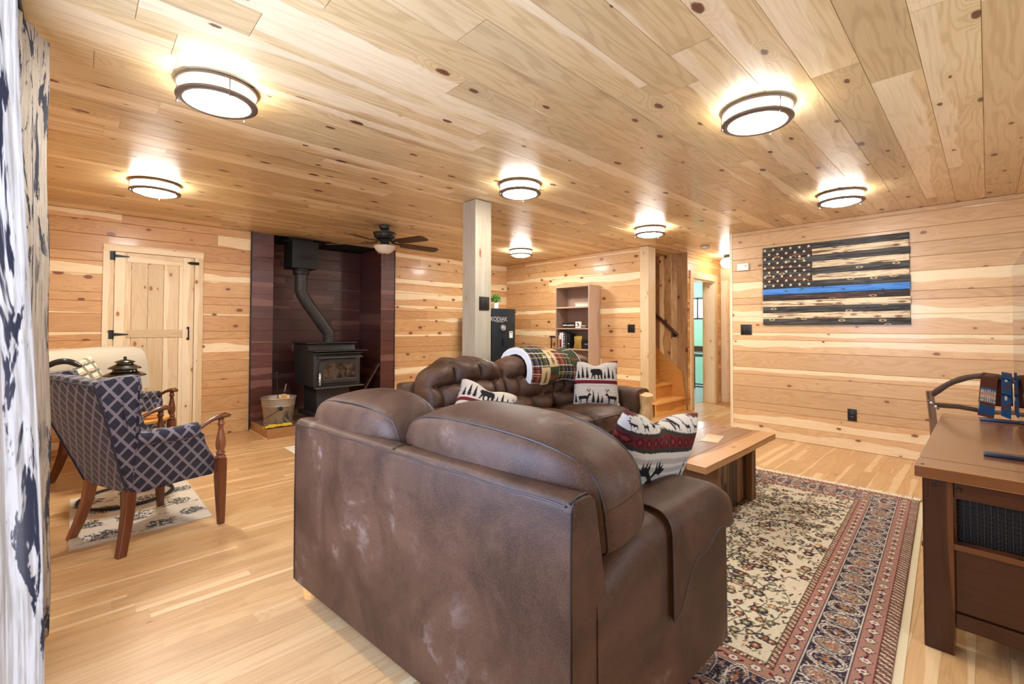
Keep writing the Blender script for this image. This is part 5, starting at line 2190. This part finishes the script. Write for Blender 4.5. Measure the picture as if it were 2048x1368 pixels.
M_STOVE = plain('black_cast_stove', srgb(60, 58, 56), .48, .3, .2, 30, .08)
M_STOVEG = plain('grey_worn_stove_edge', srgb(96, 94, 88), .4, .5, .2, 30)
M_SOOTGLASS = NT('sooted_stove_glass')
_n = M_SOOTGLASS.noise(M_SOOTGLASS.objco(), 9, 4, .6, 1)
M_SOOTGLASS = M_SOOTGLASS.set(M_SOOTGLASS.mix(M_SOOTGLASS.ss(_n, .35, .7), srgb(44, 36, 30), srgb(120, 102, 84)), .15, 0, .6)
SX0, SX1, SYF, SYB = 2.18, 2.795, 5.88, 6.58
t = thing('wood_stove', (2.49, 6.2, HZ), label='black cast iron wood stove with glass door in the dark tiled niche', cat='wood stove')
S = lambda n, bm, m=M_STOVE, par=None, **k: obj(n, bm, m, par or t, world=True, **k)
b = BM()
box(b, SX0, SX1, SYF, SYB, .505, .93, bev=.012)
S('firebox', b)
b = BM()
prism(b, [(SYF - .06, .925), (SYF - .06, .938), (SYF + .16, .955), (SYF + .20, 1.045), (SYB + .01, 1.05), (SYB + .01, .925)], SX0 - .005, SX1 + .005, 'x', bev=.003)
S('step_top', b)
b = BM()
box(b, SX0 - .03, SX1 + .03, SYF + .16, SYB + .02, 1.052, 1.064, bev=.003)
box(b, SX0 - .02, SX1 + .06, SYF - .09, SYF + .165, .956, .966, bev=.003)
S('top_plate', b, M_STOVE)
b = BM()
prism(b, [(SYF - .10, .872), (SYF - .10, .884), (SYF - .003, .912), (SYF - .003, .90)], SX0 + .03, SX1 - .01, 'x')
S('eyebrow_shelf', b, M_STOVEG)


def arch(w, h, rise, n=14):
    return [(-w / 2, 0), (w / 2, 0)] + [(w / 2 * math.cos(PI * k / n), h - rise + rise * math.sin(PI * k / n) ** .8) for k in range(n + 1)]


dr = None
b = BM()
DX, DZ = (SX0 + SX1) / 2 + .01, .555
o_, i_ = arch(.53, .305, .07), arch(.42, .20, .045)
M = Matrix.Translation((DX, 0, DZ))
lo, hi = [b.verts.new(M @ Vector((x, SYF - .002, z))) for x, z in o_], [b.verts.new(M @ Vector((x, SYF - .035, z))) for x, z in o_]
li, hi2 = [b.verts.new(M @ Vector((x, SYF - .020, z + .05))) for x, z in i_], [b.verts.new(M @ Vector((x, SYF - .037, z + .05))) for x, z in i_]
n = len(o_)
for k in range(n):
    k2 = (k + 1) % n
    b.faces.new((lo[k], lo[k2], hi[k2], hi[k])); b.faces.new((hi[k], hi[k2], hi2[k2], hi2[k])); b.faces.new((hi2[k], hi2[k2], li[k2], li[k]))
door = S('door', b, M_STOVE, angle=40)
b = BM()
b.faces.new([b.verts.new(M @ Vector((x, SYF - .021, z + .05))) for x, z in i_])
S('door_glass', b, M_SOOTGLASS, door, smooth=False)
b = BM()
box(b, DX - .215, DX + .215, SYF - .044, SYF - .034, DZ + .035, DZ + .05)
S('glass_retainer', b, M_STOVEG, door)
b = BM()
pts = [(DX - .265 + .012 * math.cos(k * 1.25), SYF - .07 + .012 * math.sin(k * 1.25), DZ - .02 + .14 * k / 40) for k in range(41)]
tube(b, pts, .0055, 6)
tube(b, [(DX - .265, SYF - .03, DZ + .135), (DX - .265, SYF - .07, DZ + .14), (DX - .265, SYF - .07, DZ - .02)], .008, 8)
S('coil_handle', b, plain('nickel_coil', srgb(170, 168, 162), .3, .9), door)
b = BM()
box(b, SX0 - .005, SX1 + .02, SYF - .085, SYF - .002, .492, .506, bev=.003)
S('ash_lip', b, M_STOVEG)
b = BM()
box(b, SX0 + .09, SX1 - .09, SYF + .13, SYB - .12, HZ + .055, .50, bev=.006)
S('pedestal', b)
b = BM()
box(b, SX0 + .035, SX1 - .035, SYF + .06, SYB - .06, HZ + .001, HZ + .054, bev=.004)
S('plinth', b)

t = thing('stove_pipe', (2.51, 6.27, 1.064), label='black angled stove pipe rising from the wood stove to the ceiling box', cat='stove pipe')
pp0 = [(2.525, 6.27, 1.065), (2.525, 6.27, 1.15), (2.515, 6.27, 1.19), (2.47, 6.27, 1.255), (2.44, 6.27, 1.30), (2.235, 6.27, 1.585), (2.205, 6.27, 1.63), (2.165, 6.27, 1.70), (2.15, 6.27, 1.745), (2.15, 6.27, 2.02)]
b = BM()
tube(b, pp0, .076, 28)
o = obj('pipe', b, M_STOVE, t, world=True, angle=60)
for k, (a, c_) in enumerate((((2.525, 6.27, 1.12), (2.522, 6.27, 1.135)), ((2.44, 6.27, 1.30), (2.43, 6.27, 1.314)), ((2.245, 6.27, 1.571), (2.235, 6.27, 1.585)), ((2.15, 6.27, 1.745), (2.15, 6.27, 1.76)))):
    b = BM()
    tube(b, [a, c_], .0785, 28)
    for s in (-1, 1):
        bmesh.ops.create_uvsphere(b, u_segments=8, v_segments=6, radius=.006, matrix=Matrix.Translation((a[0] + s * .045, a[1] - .068, a[2])))
    obj('pipe_joint', b, M_STOVE, t, world=True)
b = BM()
lathe(b, [(.078, 1.955), (.098, 1.96), (.10, 1.99), (.098, 2.0), (.105, 2.01), (.105, 2.03), (0, 2.03)], (2.15, 6.27, 0), 28)
obj('collar', b, M_BLACK, t, world=True)
t = thing('ceiling_support_box', (2.16, 6.3, 2.03), label='square black chimney support box at the top of the niche', cat='chimney box')
b = BM()
box(b, 1.99, 2.32, 6.13, 6.46, 2.0315, 2.385, bev=.003)
obj('box_body', b, M_BLACK, t, world=True)
b = BM()
box(b, 1.94, 2.42, 6.285, 6.6, 2.386, 2.396, bev=0)
box(b, 2.0, 2.31, 6.285, 6.45, 2.397, H - .0005)
obj('trim_plate', b, M_BLACKER, t, world=True, smooth=False)

# firewood bucket, poker, gloves, leaning board
def bucket_mat():
    t = NT('smoke_stained_galvanised_steel')
    o = t.objco()
    n = t.noise(o, 7, 4, .6, .6)
    _, _, z = t.sep(o)
    st = t.math('MULTIPLY', t.ss(n, .52, .66), t.ss(z, .28, .05, 0, 1))
    c = t.mix(n, srgb(146, 134, 122), srgb(176, 166, 150))
    c = t.mix(st, c, srgb(58, 50, 48))
    return t.set(c, .42, .55)


t = thing('steel_bucket', (1.79, 5.93, HZ + .0005), label='stained galvanised bucket of kindling on the hearth', cat='bucket')
b = BM()
lathe(b, [(0, 0), (.160, 0), (.164, .012), (.156, .02), (.176, .22), (.181, .225), (.178, .235), (.182, .24), (.180, .25), (.190, .31), (.197, .315), (.194, .322), (.186, .312), (.172, .22), (.152, .03), (0, .03)], seg=48)
obj('pail', b, bucket_mat(), t)
b = BM()
a0 = R(-100)
bx, by = .183 * math.cos(a0), .183 * math.sin(a0)
lathe(b, [(0, 0), (.026, 0), (.024, .006), (.010, .010), (0, .012)], seg=16, M=Matrix.Translation((bx, by, .205)) @ Matrix.Rotation(a0, 4, 'Z') @ Matrix.Rotation(R(90), 4, 'Y'))
obj('handle_ear', b, M_BLACK, t)
b = BM()
pts = []
for k in range(25):
    a = a0 + PI * k / 24
    pts.append((.19 * math.cos(a) * 1.0 + (.0), .19 * math.sin(a), .205 - .13 * math.sin(PI * k / 24)))
pts = [(.195 * math.cos(a0 - .02 * 0 - PI * k / 24), .195 * math.sin(a0 - PI * k / 24), .205 - .14 * math.sin(PI * k / 24)) for k in range(25)]
tube(b, pts, .003, 6)
obj('bail_handle', b, M_BLACK, t)
for k in range(5):
    a = R((160, 215, 285, 350, 80)[k])
    h_ = (.22, .27, .33, .30, .27)[k]
    b = BM()
    w = .042 + .01 * (k % 3)
    prism(b, [(-w / 2, -.014), (w / 2, -.016), (w / 2 - .008, .014), (0, .02), (-w / 2, .012)], 0, h_, bev=.003)
    board_uv(b, rr, 2)
    o = keep_layers_obj('kindling', b, M_PALE if k % 2 else M_HONEY)
    o.location = (1.79 + .062 * math.cos(a), 5.93 + .062 * math.sin(a), HZ + .033)
    o.rotation_euler = Vector((math.cos(a) * .14, math.sin(a) * .14, 1)).to_track_quat('Z', 'Y').to_euler()
    tag(o, ['short split of kindling low at the left rim of the bucket', 'pale split of kindling left of the bucket centre', 'tall orange split of kindling in the bucket centre',
            'pale split of kindling at the right rim of the bucket', 'split of kindling at the back of the bucket'][k], 'kindling', 'kindling in the bucket')
t = thing('fire_poker', (1.80, 5.94, HZ + .034), label='thin black fire poker with a ball end standing in the bucket', cat='poker')
b = BM()
tube(b, [(0, 0, 0), (-.01, .01, .25), (-.025, .02, .55)], .005, 8)
bmesh.ops.create_uvsphere(b, u_segments=12, v_segments=8, radius=.018, matrix=Matrix.Translation((-.026, .02, .57)))
obj('rod', b, M_BLACK, t)
t = thing('coil_poker', (1.825, 5.93, HZ + .034), label='short poker with a silver coil handle in the bucket', cat='poker')
b = BM()
tube(b, [(0, 0, 0), (.01, 0, .26), (.03, .0, .34)], .004, 8)
obj('rod', b, M_BLACK, t)
b = BM()
tube(b, [(.03 + .018 * k / 50 + .008 * math.cos(k * .9), .008 * math.sin(k * .9), .335 + .1 * k / 50) for k in range(51)], .003, 6)
obj('coil_grip', b, plain('silver_wire', srgb(180, 178, 172), .3, .9), t)
M_YELLOW = plain('yellow_leather_glove', srgb(206, 178, 52), .75, 0, .2, 20, .2)
for k, (gx, gy, ga, gz) in enumerate(((1.64, 5.69, 12, 0), (1.79, 5.695, -6, 0))):
    t = thing('work_glove', (gx, gy, HZ + .004), R(ga), label=['yellow work glove at the left, lying on the hearth edge', 'yellow work glove at the right, lying in front of the bucket'][k], cat='glove', group='yellow gloves on the hearth')
    t.scale = (.62, .75, 1)
    b = BM()
    puff(b, .12, .095, .034, 3.2, (0, 0, .004), 8, .006, k, M=Matrix.Translation((0, 0, .018)))
    obj('palm', b, M_YELLOW, t)
    for f_ in range(4):
        b = BM()
        y = -.036 + f_ * .024
        tube(b, [(.045, y, .018), (.085, y * 1.1, .024), (.12 - .006 * abs(f_ - 1.5), y * 1.15, .016 + .006 * (f_ % 2))], [.013, .0125, .008], 10)
        obj('finger', b, M_YELLOW, t)
    b = BM()
    tube(b, [(-.02, .045, .018), (.02, .07, .022), (.045, .078, .018)], [.014, .013, .008], 10)
    obj('thumb', b, M_YELLOW, t)
    b = BM()
    lathe(b, [(.026, 0), (.03, .05), (.034, .075), (.030, .075), (.022, 0)], seg=16, M=Matrix.Translation((-.05, 0, .018)) @ Matrix.Rotation(R(-90), 4, 'Y'), sx=.5, sy=1.3)
    obj('cuff', b, M_YELLOW, t)
b = BM()
box(b, -.012, .012, -.07, .07, 0, .72, bev=.003)
board_uv(b, rr, 2)
o = keep_layers_obj('leaning_board', b, M_WALNUT)
o.location = (2.86, 6.25, HZ + .014)
o.rotation_euler = (R(-4), R(31), R(-12))
tag(o, 'short dark board leaning beside the wood stove against the niche wall', 'board')
TRX, TRY = 1.60, 5.12
t = thing('throw_rug', (1.12, 4.95, .0005), label='corner of a small cream rug on the floor before the hearth', cat='rug')
b = BM()
box(b, 0, 1.1, -.55, .55, 0, .008, bev=.002)
obj('rug_pile', b, plain('cream_rug', srgb(226, 216, 200), .95, 0, .06, 60), t)
t.location = (TRX, TRY - .55, .0005)

# ================================================================== safe with its plant
M_SAFE = plain('dark_green_grey_safe_enamel', srgb(34, 44, 50), .3, .3, .08, 6)
SFX0, SFX1, SFY, SFH = 4.75, 5.345, 5.50, 1.58
t = thing('gun_safe', ((SFX0 + SFX1) / 2, SFY + .3, 0), label='tall dark steel safe in the far corner behind the pale post', cat='safe')
S = lambda n, bm, m=M_SAFE, par=None, **k: obj(n, bm, m, par or t, world=True, **k)
b = BM()
box(b, SFX0, SFX1, SFY, SFY + .55, 0.0, SFH, bev=.008)
S('body', b)
b = BM()
box(b, SFX0 + .06, SFX1 - .075, SFY - .022, SFY - .001, .08, SFH - .075, bev=.006)
dr = S('door', b)
M_SILVER = plain('satin_silver', srgb(196, 198, 198), .3, .6)
b = BM()
lathe(b, [(0, 0), (.05, 0), (.05, .018), (.042, .02), (.04, .012), (.03, .012), (.026, .03), (0, .032)], seg=28, M=Matrix.Translation((5.045, SFY - .022, 1.265)) @ Matrix.Rotation(R(90), 4, 'X'))
S('dial', b, M_SILVER, dr)
b = BM()
box(b, 5.040, 5.056, SFY - .045, SFY - .023, .98, 1.1, bev=.004)
lathe(b, [(0, 0), (.022, 0), (.02, .02), (0, .022)], seg=16, M=Matrix.Translation((5.048, SFY - .022, 1.09)) @ Matrix.Rotation(R(90), 4, 'X'))
S('lever_handle', b, M_BLACK, dr)
b = BM()
box(b, 5.19, 5.265, SFY - .025, SFY - .0225, 1.10, 1.21)
S('tag_card', b, M_WHITEPL, dr, smooth=False)
b = BM()
box(b, 5.205, 5.25, SFY - .0262, SFY - .0252, 1.185, 1.2)
box(b, 5.222, 5.234, SFY - .0262, SFY - .0252, 1.15, 1.162)
S('tag_print', b, M_DEV, dr, smooth=False)
for zz in (1.33, .35):
    b = BM()
    tube(b, [(SFX1 - .066, SFY - .014, zz), (SFX1 - .066, SFY - .014, zz + .12)], .012, 10)
    S('hinge', b, M_SAFE)
tb = text_mesh('KODIAK', .098, .0008, bold=True)
tb.transform(Matrix.Translation((4.955, SFY - .0235, 1.405)) @ Matrix.Rotation(R(90), 4, 'X') @ Matrix.Diagonal((1.0, 1, 1, 1)))
S('lettering', tb, M_SILVER, dr, smooth=False)
b = BM()
box(b, 4.88, 5.06, SFY - .0245, SFY - .0235, 1.358, 1.366)
S('lettering_underline', b, M_SILVER, dr, smooth=False)

t = thing('potted_plant', (5.085, 5.70, SFH + .0005), label='small round green plant in a white pot on top of the safe', cat='plant')
b = BM()
lathe(b, [(0, 0), (.042, 0), (.05, .10), (.046, .10), (.042, .09), (0, .09)], seg=24)
obj('pot', b, M_WHITEPL, t)
rg = random.Random(3)
b = BM()
for k in range(620):
    a, c_ = rg.uniform(0, 2 * PI), rg.uniform(-.6, 1)
    s = math.sqrt(1 - c_ * c_)
    d = Vector((s * math.cos(a), s * math.sin(a), c_))
    p = Vector((0, 0, .165)) + d * rg.uniform(.05, .085)
    u = d.orthogonal().normalized()
    w = d.cross(u)
    ang = rg.uniform(0, 6.28)
    x_ = u * math.cos(ang) + w * math.sin(ang)
    y_ = d * .7 + (u * math.sin(ang) - w * math.cos(ang)) * .5
    vs = [b.verts.new(p + q) for q in (-x_ * .006, y_ * .012 - x_ * .004, y_ * .022, y_ * .012 + x_ * .004, x_ * .006)]
    b.faces.new(vs)
lv = obj('foliage', b, plain('bright_green_leaf', srgb(92, 138, 52), .55, 0, .35, 40), t, smooth=False)
b = BM()
bmesh.ops.create_icosphere(b, subdivisions=2, radius=.055, matrix=Matrix.Translation((0, 0, .165)))
lathe(b, [(.008, .085), (.006, .13), (0, .13)], seg=8)
obj('stem_core', b, plain('dark_green', srgb(46, 76, 30), .8), t)

# ================================================================== bookshelf and its things
M_SHELF = wood('taupe_laminate', srgb(172, 146, 126), srgb(160, 134, 116), srgb(180, 154, 134), srgb(130, 104, 88), ring=.15, rings=14, knots=0, rough=.45, fine=.3)
BX, BXB, BY0, BY1, BH = 5.58, XR - .008, 4.147, 4.81, 1.925
t = thing('bookshelf', (5.72, 4.48, 0), label='tall narrow taupe bookshelf against the wall behind the long sofa', cat='bookshelf')


def bs(name, x0, x1, y0, y1, z0, z1, al):
    q = BM()
    box(q, x0, x1, y0, y1, z0, z1, bev=.0015)
    board_uv(q, rr, al)
    return keep_layers_obj(name, q, M_SHELF, t, world=True)


bs('side', BX, BXB, BY0, BY0 + .018, 0, BH, 2)
bs('side', BX, BXB, BY1 - .018, BY1, 0, BH, 2)
bs('back_panel', BXB - .006, BXB, BY0 + .0185, BY1 - .0185, .06, BH - .02, 2)
SZ = [.08, .36, .645, .945, 1.267, 1.598]
for z in SZ: bs('shelf', BX + .004, BXB - .0065, BY0 + .0185, BY1 - .0185, z - .02, z, 1)
bs('top', BX, BXB - .0065, BY0 + .0185, BY1 - .0185, BH - .02, BH, 1)
bs('kick_board', BX + .02, BX + .035, BY0 + .0185, BY1 - .0185, 0, .059, 1)

bk = [(.018, .20, srgb(206, 168, 120), 'thin tan book at the left end of the bookshelf row'),
      (.040, .255, srgb(118, 40, 40), 'dark red and white book second from the left in the bookshelf row'),
      (.034, .25, srgb(206, 212, 222), 'white spined book third from the left in the bookshelf row'),
      (.042, .255, srgb(46, 52, 60), 'charcoal book with white marks in the middle of the bookshelf row'),
      (.036, .24, srgb(28, 30, 30), 'black book with green lettering right of the charcoal book'),
      (.05, .235, srgb(20, 20, 22), 'thick black book at the right end of the bookshelf row')]
y = BY1 - .04
for k, (w, h_, c_, lab) in enumerate(bk):
    o = thing('book', (BX + .10, y - w / 2, .9455), label=lab, cat='book', group='books in the bookshelf row')
    b = BM()
    box(b, -.075, .075, -w / 2 + .001, w / 2 - .001, 0, h_, bev=.003)
    obj('cover', b, plain('book_cover_%d' % k, c_, .45), o)
    b = BM()
    if k == 1:
        box(b, -.0765, -.0752, -w * .4, w * .4, h_ * .55, h_ * .95)
    elif k == 3:
        for q in range(6): box(b, -.0765, -.0752, -w * .3 + .004 * (q % 3), w * .1 + .006 * (q % 2), .03 + q * .036, .045 + q * .036)
    elif k == 4:
        for q in range(9): box(b, -.0765, -.0752, -w * .2, w * .2, .02 + q * .022, .030 + q * .022)
    else:
        box(b, -.0765, -.0752, -w * .25, w * .25, h_ * .3, h_ * .34)
    obj('spine_print', b, [M_WHITEPL, plain('green_print', srgb(96, 110, 70), .5)][k == 4], o, smooth=False)
    y -= w + .002
o = thing('gold_frame', (BX + .05, 4.405, .9455), label='gold embossed plaque leaning in front of the black books', cat='plaque', rot=(0, R(10), R(4)))
b = BM()
prism(b, [(-.075, 0), (.075, 0), (.065, .08), (.085, .185), (.06, .20), (-.07, .20), (-.055, .1)], -.006, .006, 'x', bev=.002)
obj('plaque', b, plain('antique_gold', srgb(168, 140, 70), .35, .6, .35, 40, .3), o)
o = thing('round_clock', (BX + .08, 4.235, .9455), label='dark round desk clock at the right end of the book shelf', cat='clock')
b = BM()
lathe(b, [(0, -.014), (.068, -.014), (.072, 0), (.068, .014), (.058, .012), (0, .008)], seg=32, M=Matrix.Translation((0, 0, .074)) @ Matrix.Rotation(R(-90), 4, 'Y'))
obj('case', b, M_DEV, o)
b = BM()
box(b, -.02, .02, -.03, .03, 0, .008, bev=.002)
obj('foot', b, M_DEV, o)
b = BM()
box(b, -.0145, -.0125, -.05, .05, .06, .085)
obj('display', b, plain('grey_display', srgb(110, 110, 124), .3), o, smooth=False)

SY = 4.56
o = thing('name_sign', (BX + .06, SY, 1.2675), label='black desk sign with white lettering and an arrow on the bookshelf', cat='sign')
b = BM()
box(b, -.012, .012, -.105, .145, 0, .085, bev=.002)
obj('block', b, M_DEV, o)
tb = text_mesh('SAN LORENZO', .030, .0006, bold=True)
tb.transform(Matrix.Translation((-.0128, .012, .040)) @ Matrix.Rotation(R(-90), 4, 'Z') @ Matrix.Rotation(R(90), 4, 'X'))
obj('lettering', tb, M_WHITEPL, o, smooth=False)
b = BM()
prism(b, [(.137, .04), (.122, .052), (.122, .045), (.108, .045), (.108, .035), (.122, .035), (.122, .028)], -.0136, -.0124, 'x')
obj('arrow', b, M_WHITEPL, o, smooth=False)
o = thing('emblem_block', (BX + .062, SY - .165, 1.2675), label='white square block with a black emblem beside the black sign', cat='sign')
b = BM()
box(b, -.012, .012, -.052, .052, 0, .098, bev=.002)
obj('block', b, M_WHITEPL, o)
b = BM()
tube(b, [(-.0126, .012 + .024 * math.cos(R(a)), .05 + .028 * math.sin(R(a))) for a in range(60, 330, 15)], .0045, 6)
tube(b, [(-.0126, .022, .078), (-.0126, -.034, .026)], .0045, 6)
tube(b, [(-.0126, .012, .05), (-.0126, -.01, .048)], .0035, 6)
obj('emblem', b, M_DEV, o)
o = thing('pen_tray', (BX + .07, SY - .27, 1.2675), label='small grey tray of oddments right of the white block', cat='tray')
b = BM()
box(b, -.03, .03, -.045, .045, 0, .03, bev=.004)
obj('tray', b, plain('grey_tray', srgb(110, 96, 92), .5), o)
b = BM()
box(b, -.02, .02, -.03, .03, .0305, .038, bev=.002)
obj('paper_slip', b, M_WHITEPL, o)
for k, (lab, z, th, c_, dx) in enumerate((('thick cream binder, lower of the flat pair on the upper shelf', 1.5985, .038, srgb(216, 206, 190), 0), ('thin tan folder lying on top of the cream binder', 1.637, .022, srgb(186, 166, 142), .012))):
    o = thing('binder', (BX + .13, 4.30, z), label=lab, cat='binder', group='flat binders on the upper shelf')
    b = BM()
    box(b, -.11, .11, -.125, .125 + dx, 0, th, bev=.003)
    obj('cover', b, plain('binder_cover_%d' % k, c_, .5), o)
t = thing('walking_cane', (5.72, 5.07, 0), label='black walking cane with a flat handle leaning by the bookshelf', cat='cane')
b = BM()
tube(b, [(0, 0, .001), (.06, .0, 1.10)], .011, 10)
obj('shaft', b, M_BLACK, t)
b = BM()
tube(b, [(.06, .03, 1.115), (.06, 0, 1.12), (.06, -.05, 1.118), (.055, -.13, 1.112)], [.014, .017, .014, .012], 10)
obj('handle', b, M_BLACK, t)
b = BM()
lathe(b, [(0, 0), (.017, 0), (.015, .03), (0, .03)], seg=12)
obj('rubber_tip', b, M_DEV, t)

# ================================================================== burnt wood flag
def charwood(name, base, dark, lo, hi, hl):
    t = NT(name)
    u, v, _ = t.sep(t.uv())
    n = t.noise(t.comb(t.math('MULTIPLY', u, 3.0), t.math('MULTIPLY', v, 48)), 1, 4, .62, 1.2)
    n2 = t.noise(t.comb(t.math('MULTIPLY', u, 14), t.math('MULTIPLY', v, 120)), 1, 3, .6)
    vo = t.voro(t.comb(t.math('DIVIDE', u, .17), t.math('DIVIDE', v, .065)), 1)
    kr, _, _ = t.sep(vo['Color'])
    on = t.math('LESS_THAN', kr, .30)
    d = vo['Distance']
    ring = t.math('MULTIPLY', t.ss(t.math('ABSOLUTE', t.math('SUBTRACT', d, .14)), .02, .06, 1, 0), on)
    core = t.math('MULTIPLY', t.ss(d, .05, .10, 1, 0), on)
    m = t.ss(n, lo, hi)
    c = t.mix(m, base, dark)
    c = t.mix(t.math('MULTIPLY', t.ss(n2, .5, .75), .4), c, dark)
    c = t.mix(t.math('MULTIPLY', ring, .85), c, hl)
    c = t.mix(core, c, srgb(50, 36, 28))
    t.bump(n2, .3, .003)
    return t.set(c, .55, 0, .3)


M_CHAR = charwood('charred_board', srgb(82, 82, 76), srgb(44, 38, 35), .40, .58, srgb(206, 182, 140))
M_CHARB = charwood('charred_brown_board', srgb(112, 82, 62), srgb(48, 38, 36), .34, .52, srgb(190, 150, 110))
M_BURN = charwood('scorched_pale_board', srgb(226, 206, 170), srgb(112, 78, 52), .47, .64, srgb(120, 84, 54))
M_BLUE = charwood('blue_stained_board', srgb(76, 136, 208), srgb(56, 100, 172), .45, .65, srgb(70, 120, 160))
M_STAR = plain('pale_wood_star', srgb(228, 206, 170), .6, 0, .12, 60)
FY0, FY1, FZ0, FZ1 = 1.831, .520, 1.308, 2.212
t = thing('wooden_flag', (XR, (FY0 + FY1) / 2, (FZ0 + FZ1) / 2), label='wall mounted burnt wood flag with stars, dark stripes and one blue stripe', cat='flag')
order = [M_CHAR, M_BURN, M_CHAR, M_BURN, M_CHAR, M_BURN, M_CHAR, M_BLUE, M_CHARB, M_BURN, M_CHAR, M_BURN, M_CHAR]
fh = (FZ1 - FZ0) / 13
rg = random.Random(14)
cant = FY0 - .50


def flat_uv(bm, seed):
    uvl = bm.loops.layers.uv.verify()
    for f in bm.faces:
        for l in f.loops: l[uvl].uv = (l.vert.co.y + seed * 3.3, l.vert.co.z + l.vert.co.x + seed * 1.7)


for k, m in enumerate(order):
    z1 = FZ1 - k * fh
    x0 = XR - .022 - rg.uniform(0, .012)
    ye = FY1 + rg.uniform(-.006, .006)
    b = BM()
    if k < 7 and m is M_BURN:
        box(b, x0, XR - .001, ye, cant, z1 - fh + .0008, z1 - .0008, bev=.003)
        box(b, x0, XR - .001, cant + .0005, FY0, z1 - fh + .0008, z1 - .0008, bev=.003, mat=1)
        flat_uv(b, k)
        obj('stripe_board', b, [m, M_CHARB], t, world=True)
    else:
        box(b, x0, XR - .001, ye, FY0, z1 - fh + .0008, z1 - .0008, bev=.003)
        flat_uv(b, k)
        obj('stripe_board', b, m, t, world=True)
for r_ in range(9):
    nst = 6 if r_ % 2 == 0 else 5
    for c_ in range(nst):
        yy = FY0 - .03 - (c_ + (.5 if r_ % 2 else 0)) * .088
        zz = FZ1 - .035 - r_ * (7 * fh - .07) / 8
        b = BM()
        a0 = rg.uniform(-.2, .2)
        prism(b, [((.019 if q % 2 == 0 else .0078) * math.sin(a0 + q * PI / 5), (.019 if q % 2 == 0 else .0078) * math.cos(a0 + q * PI / 5)) for q in range(10)], -.0045, 0, 'x', M=Matrix.Translation((XR - .0345, yy, zz)))
        obj('star', b, M_STAR, t, world=True, smooth=False)
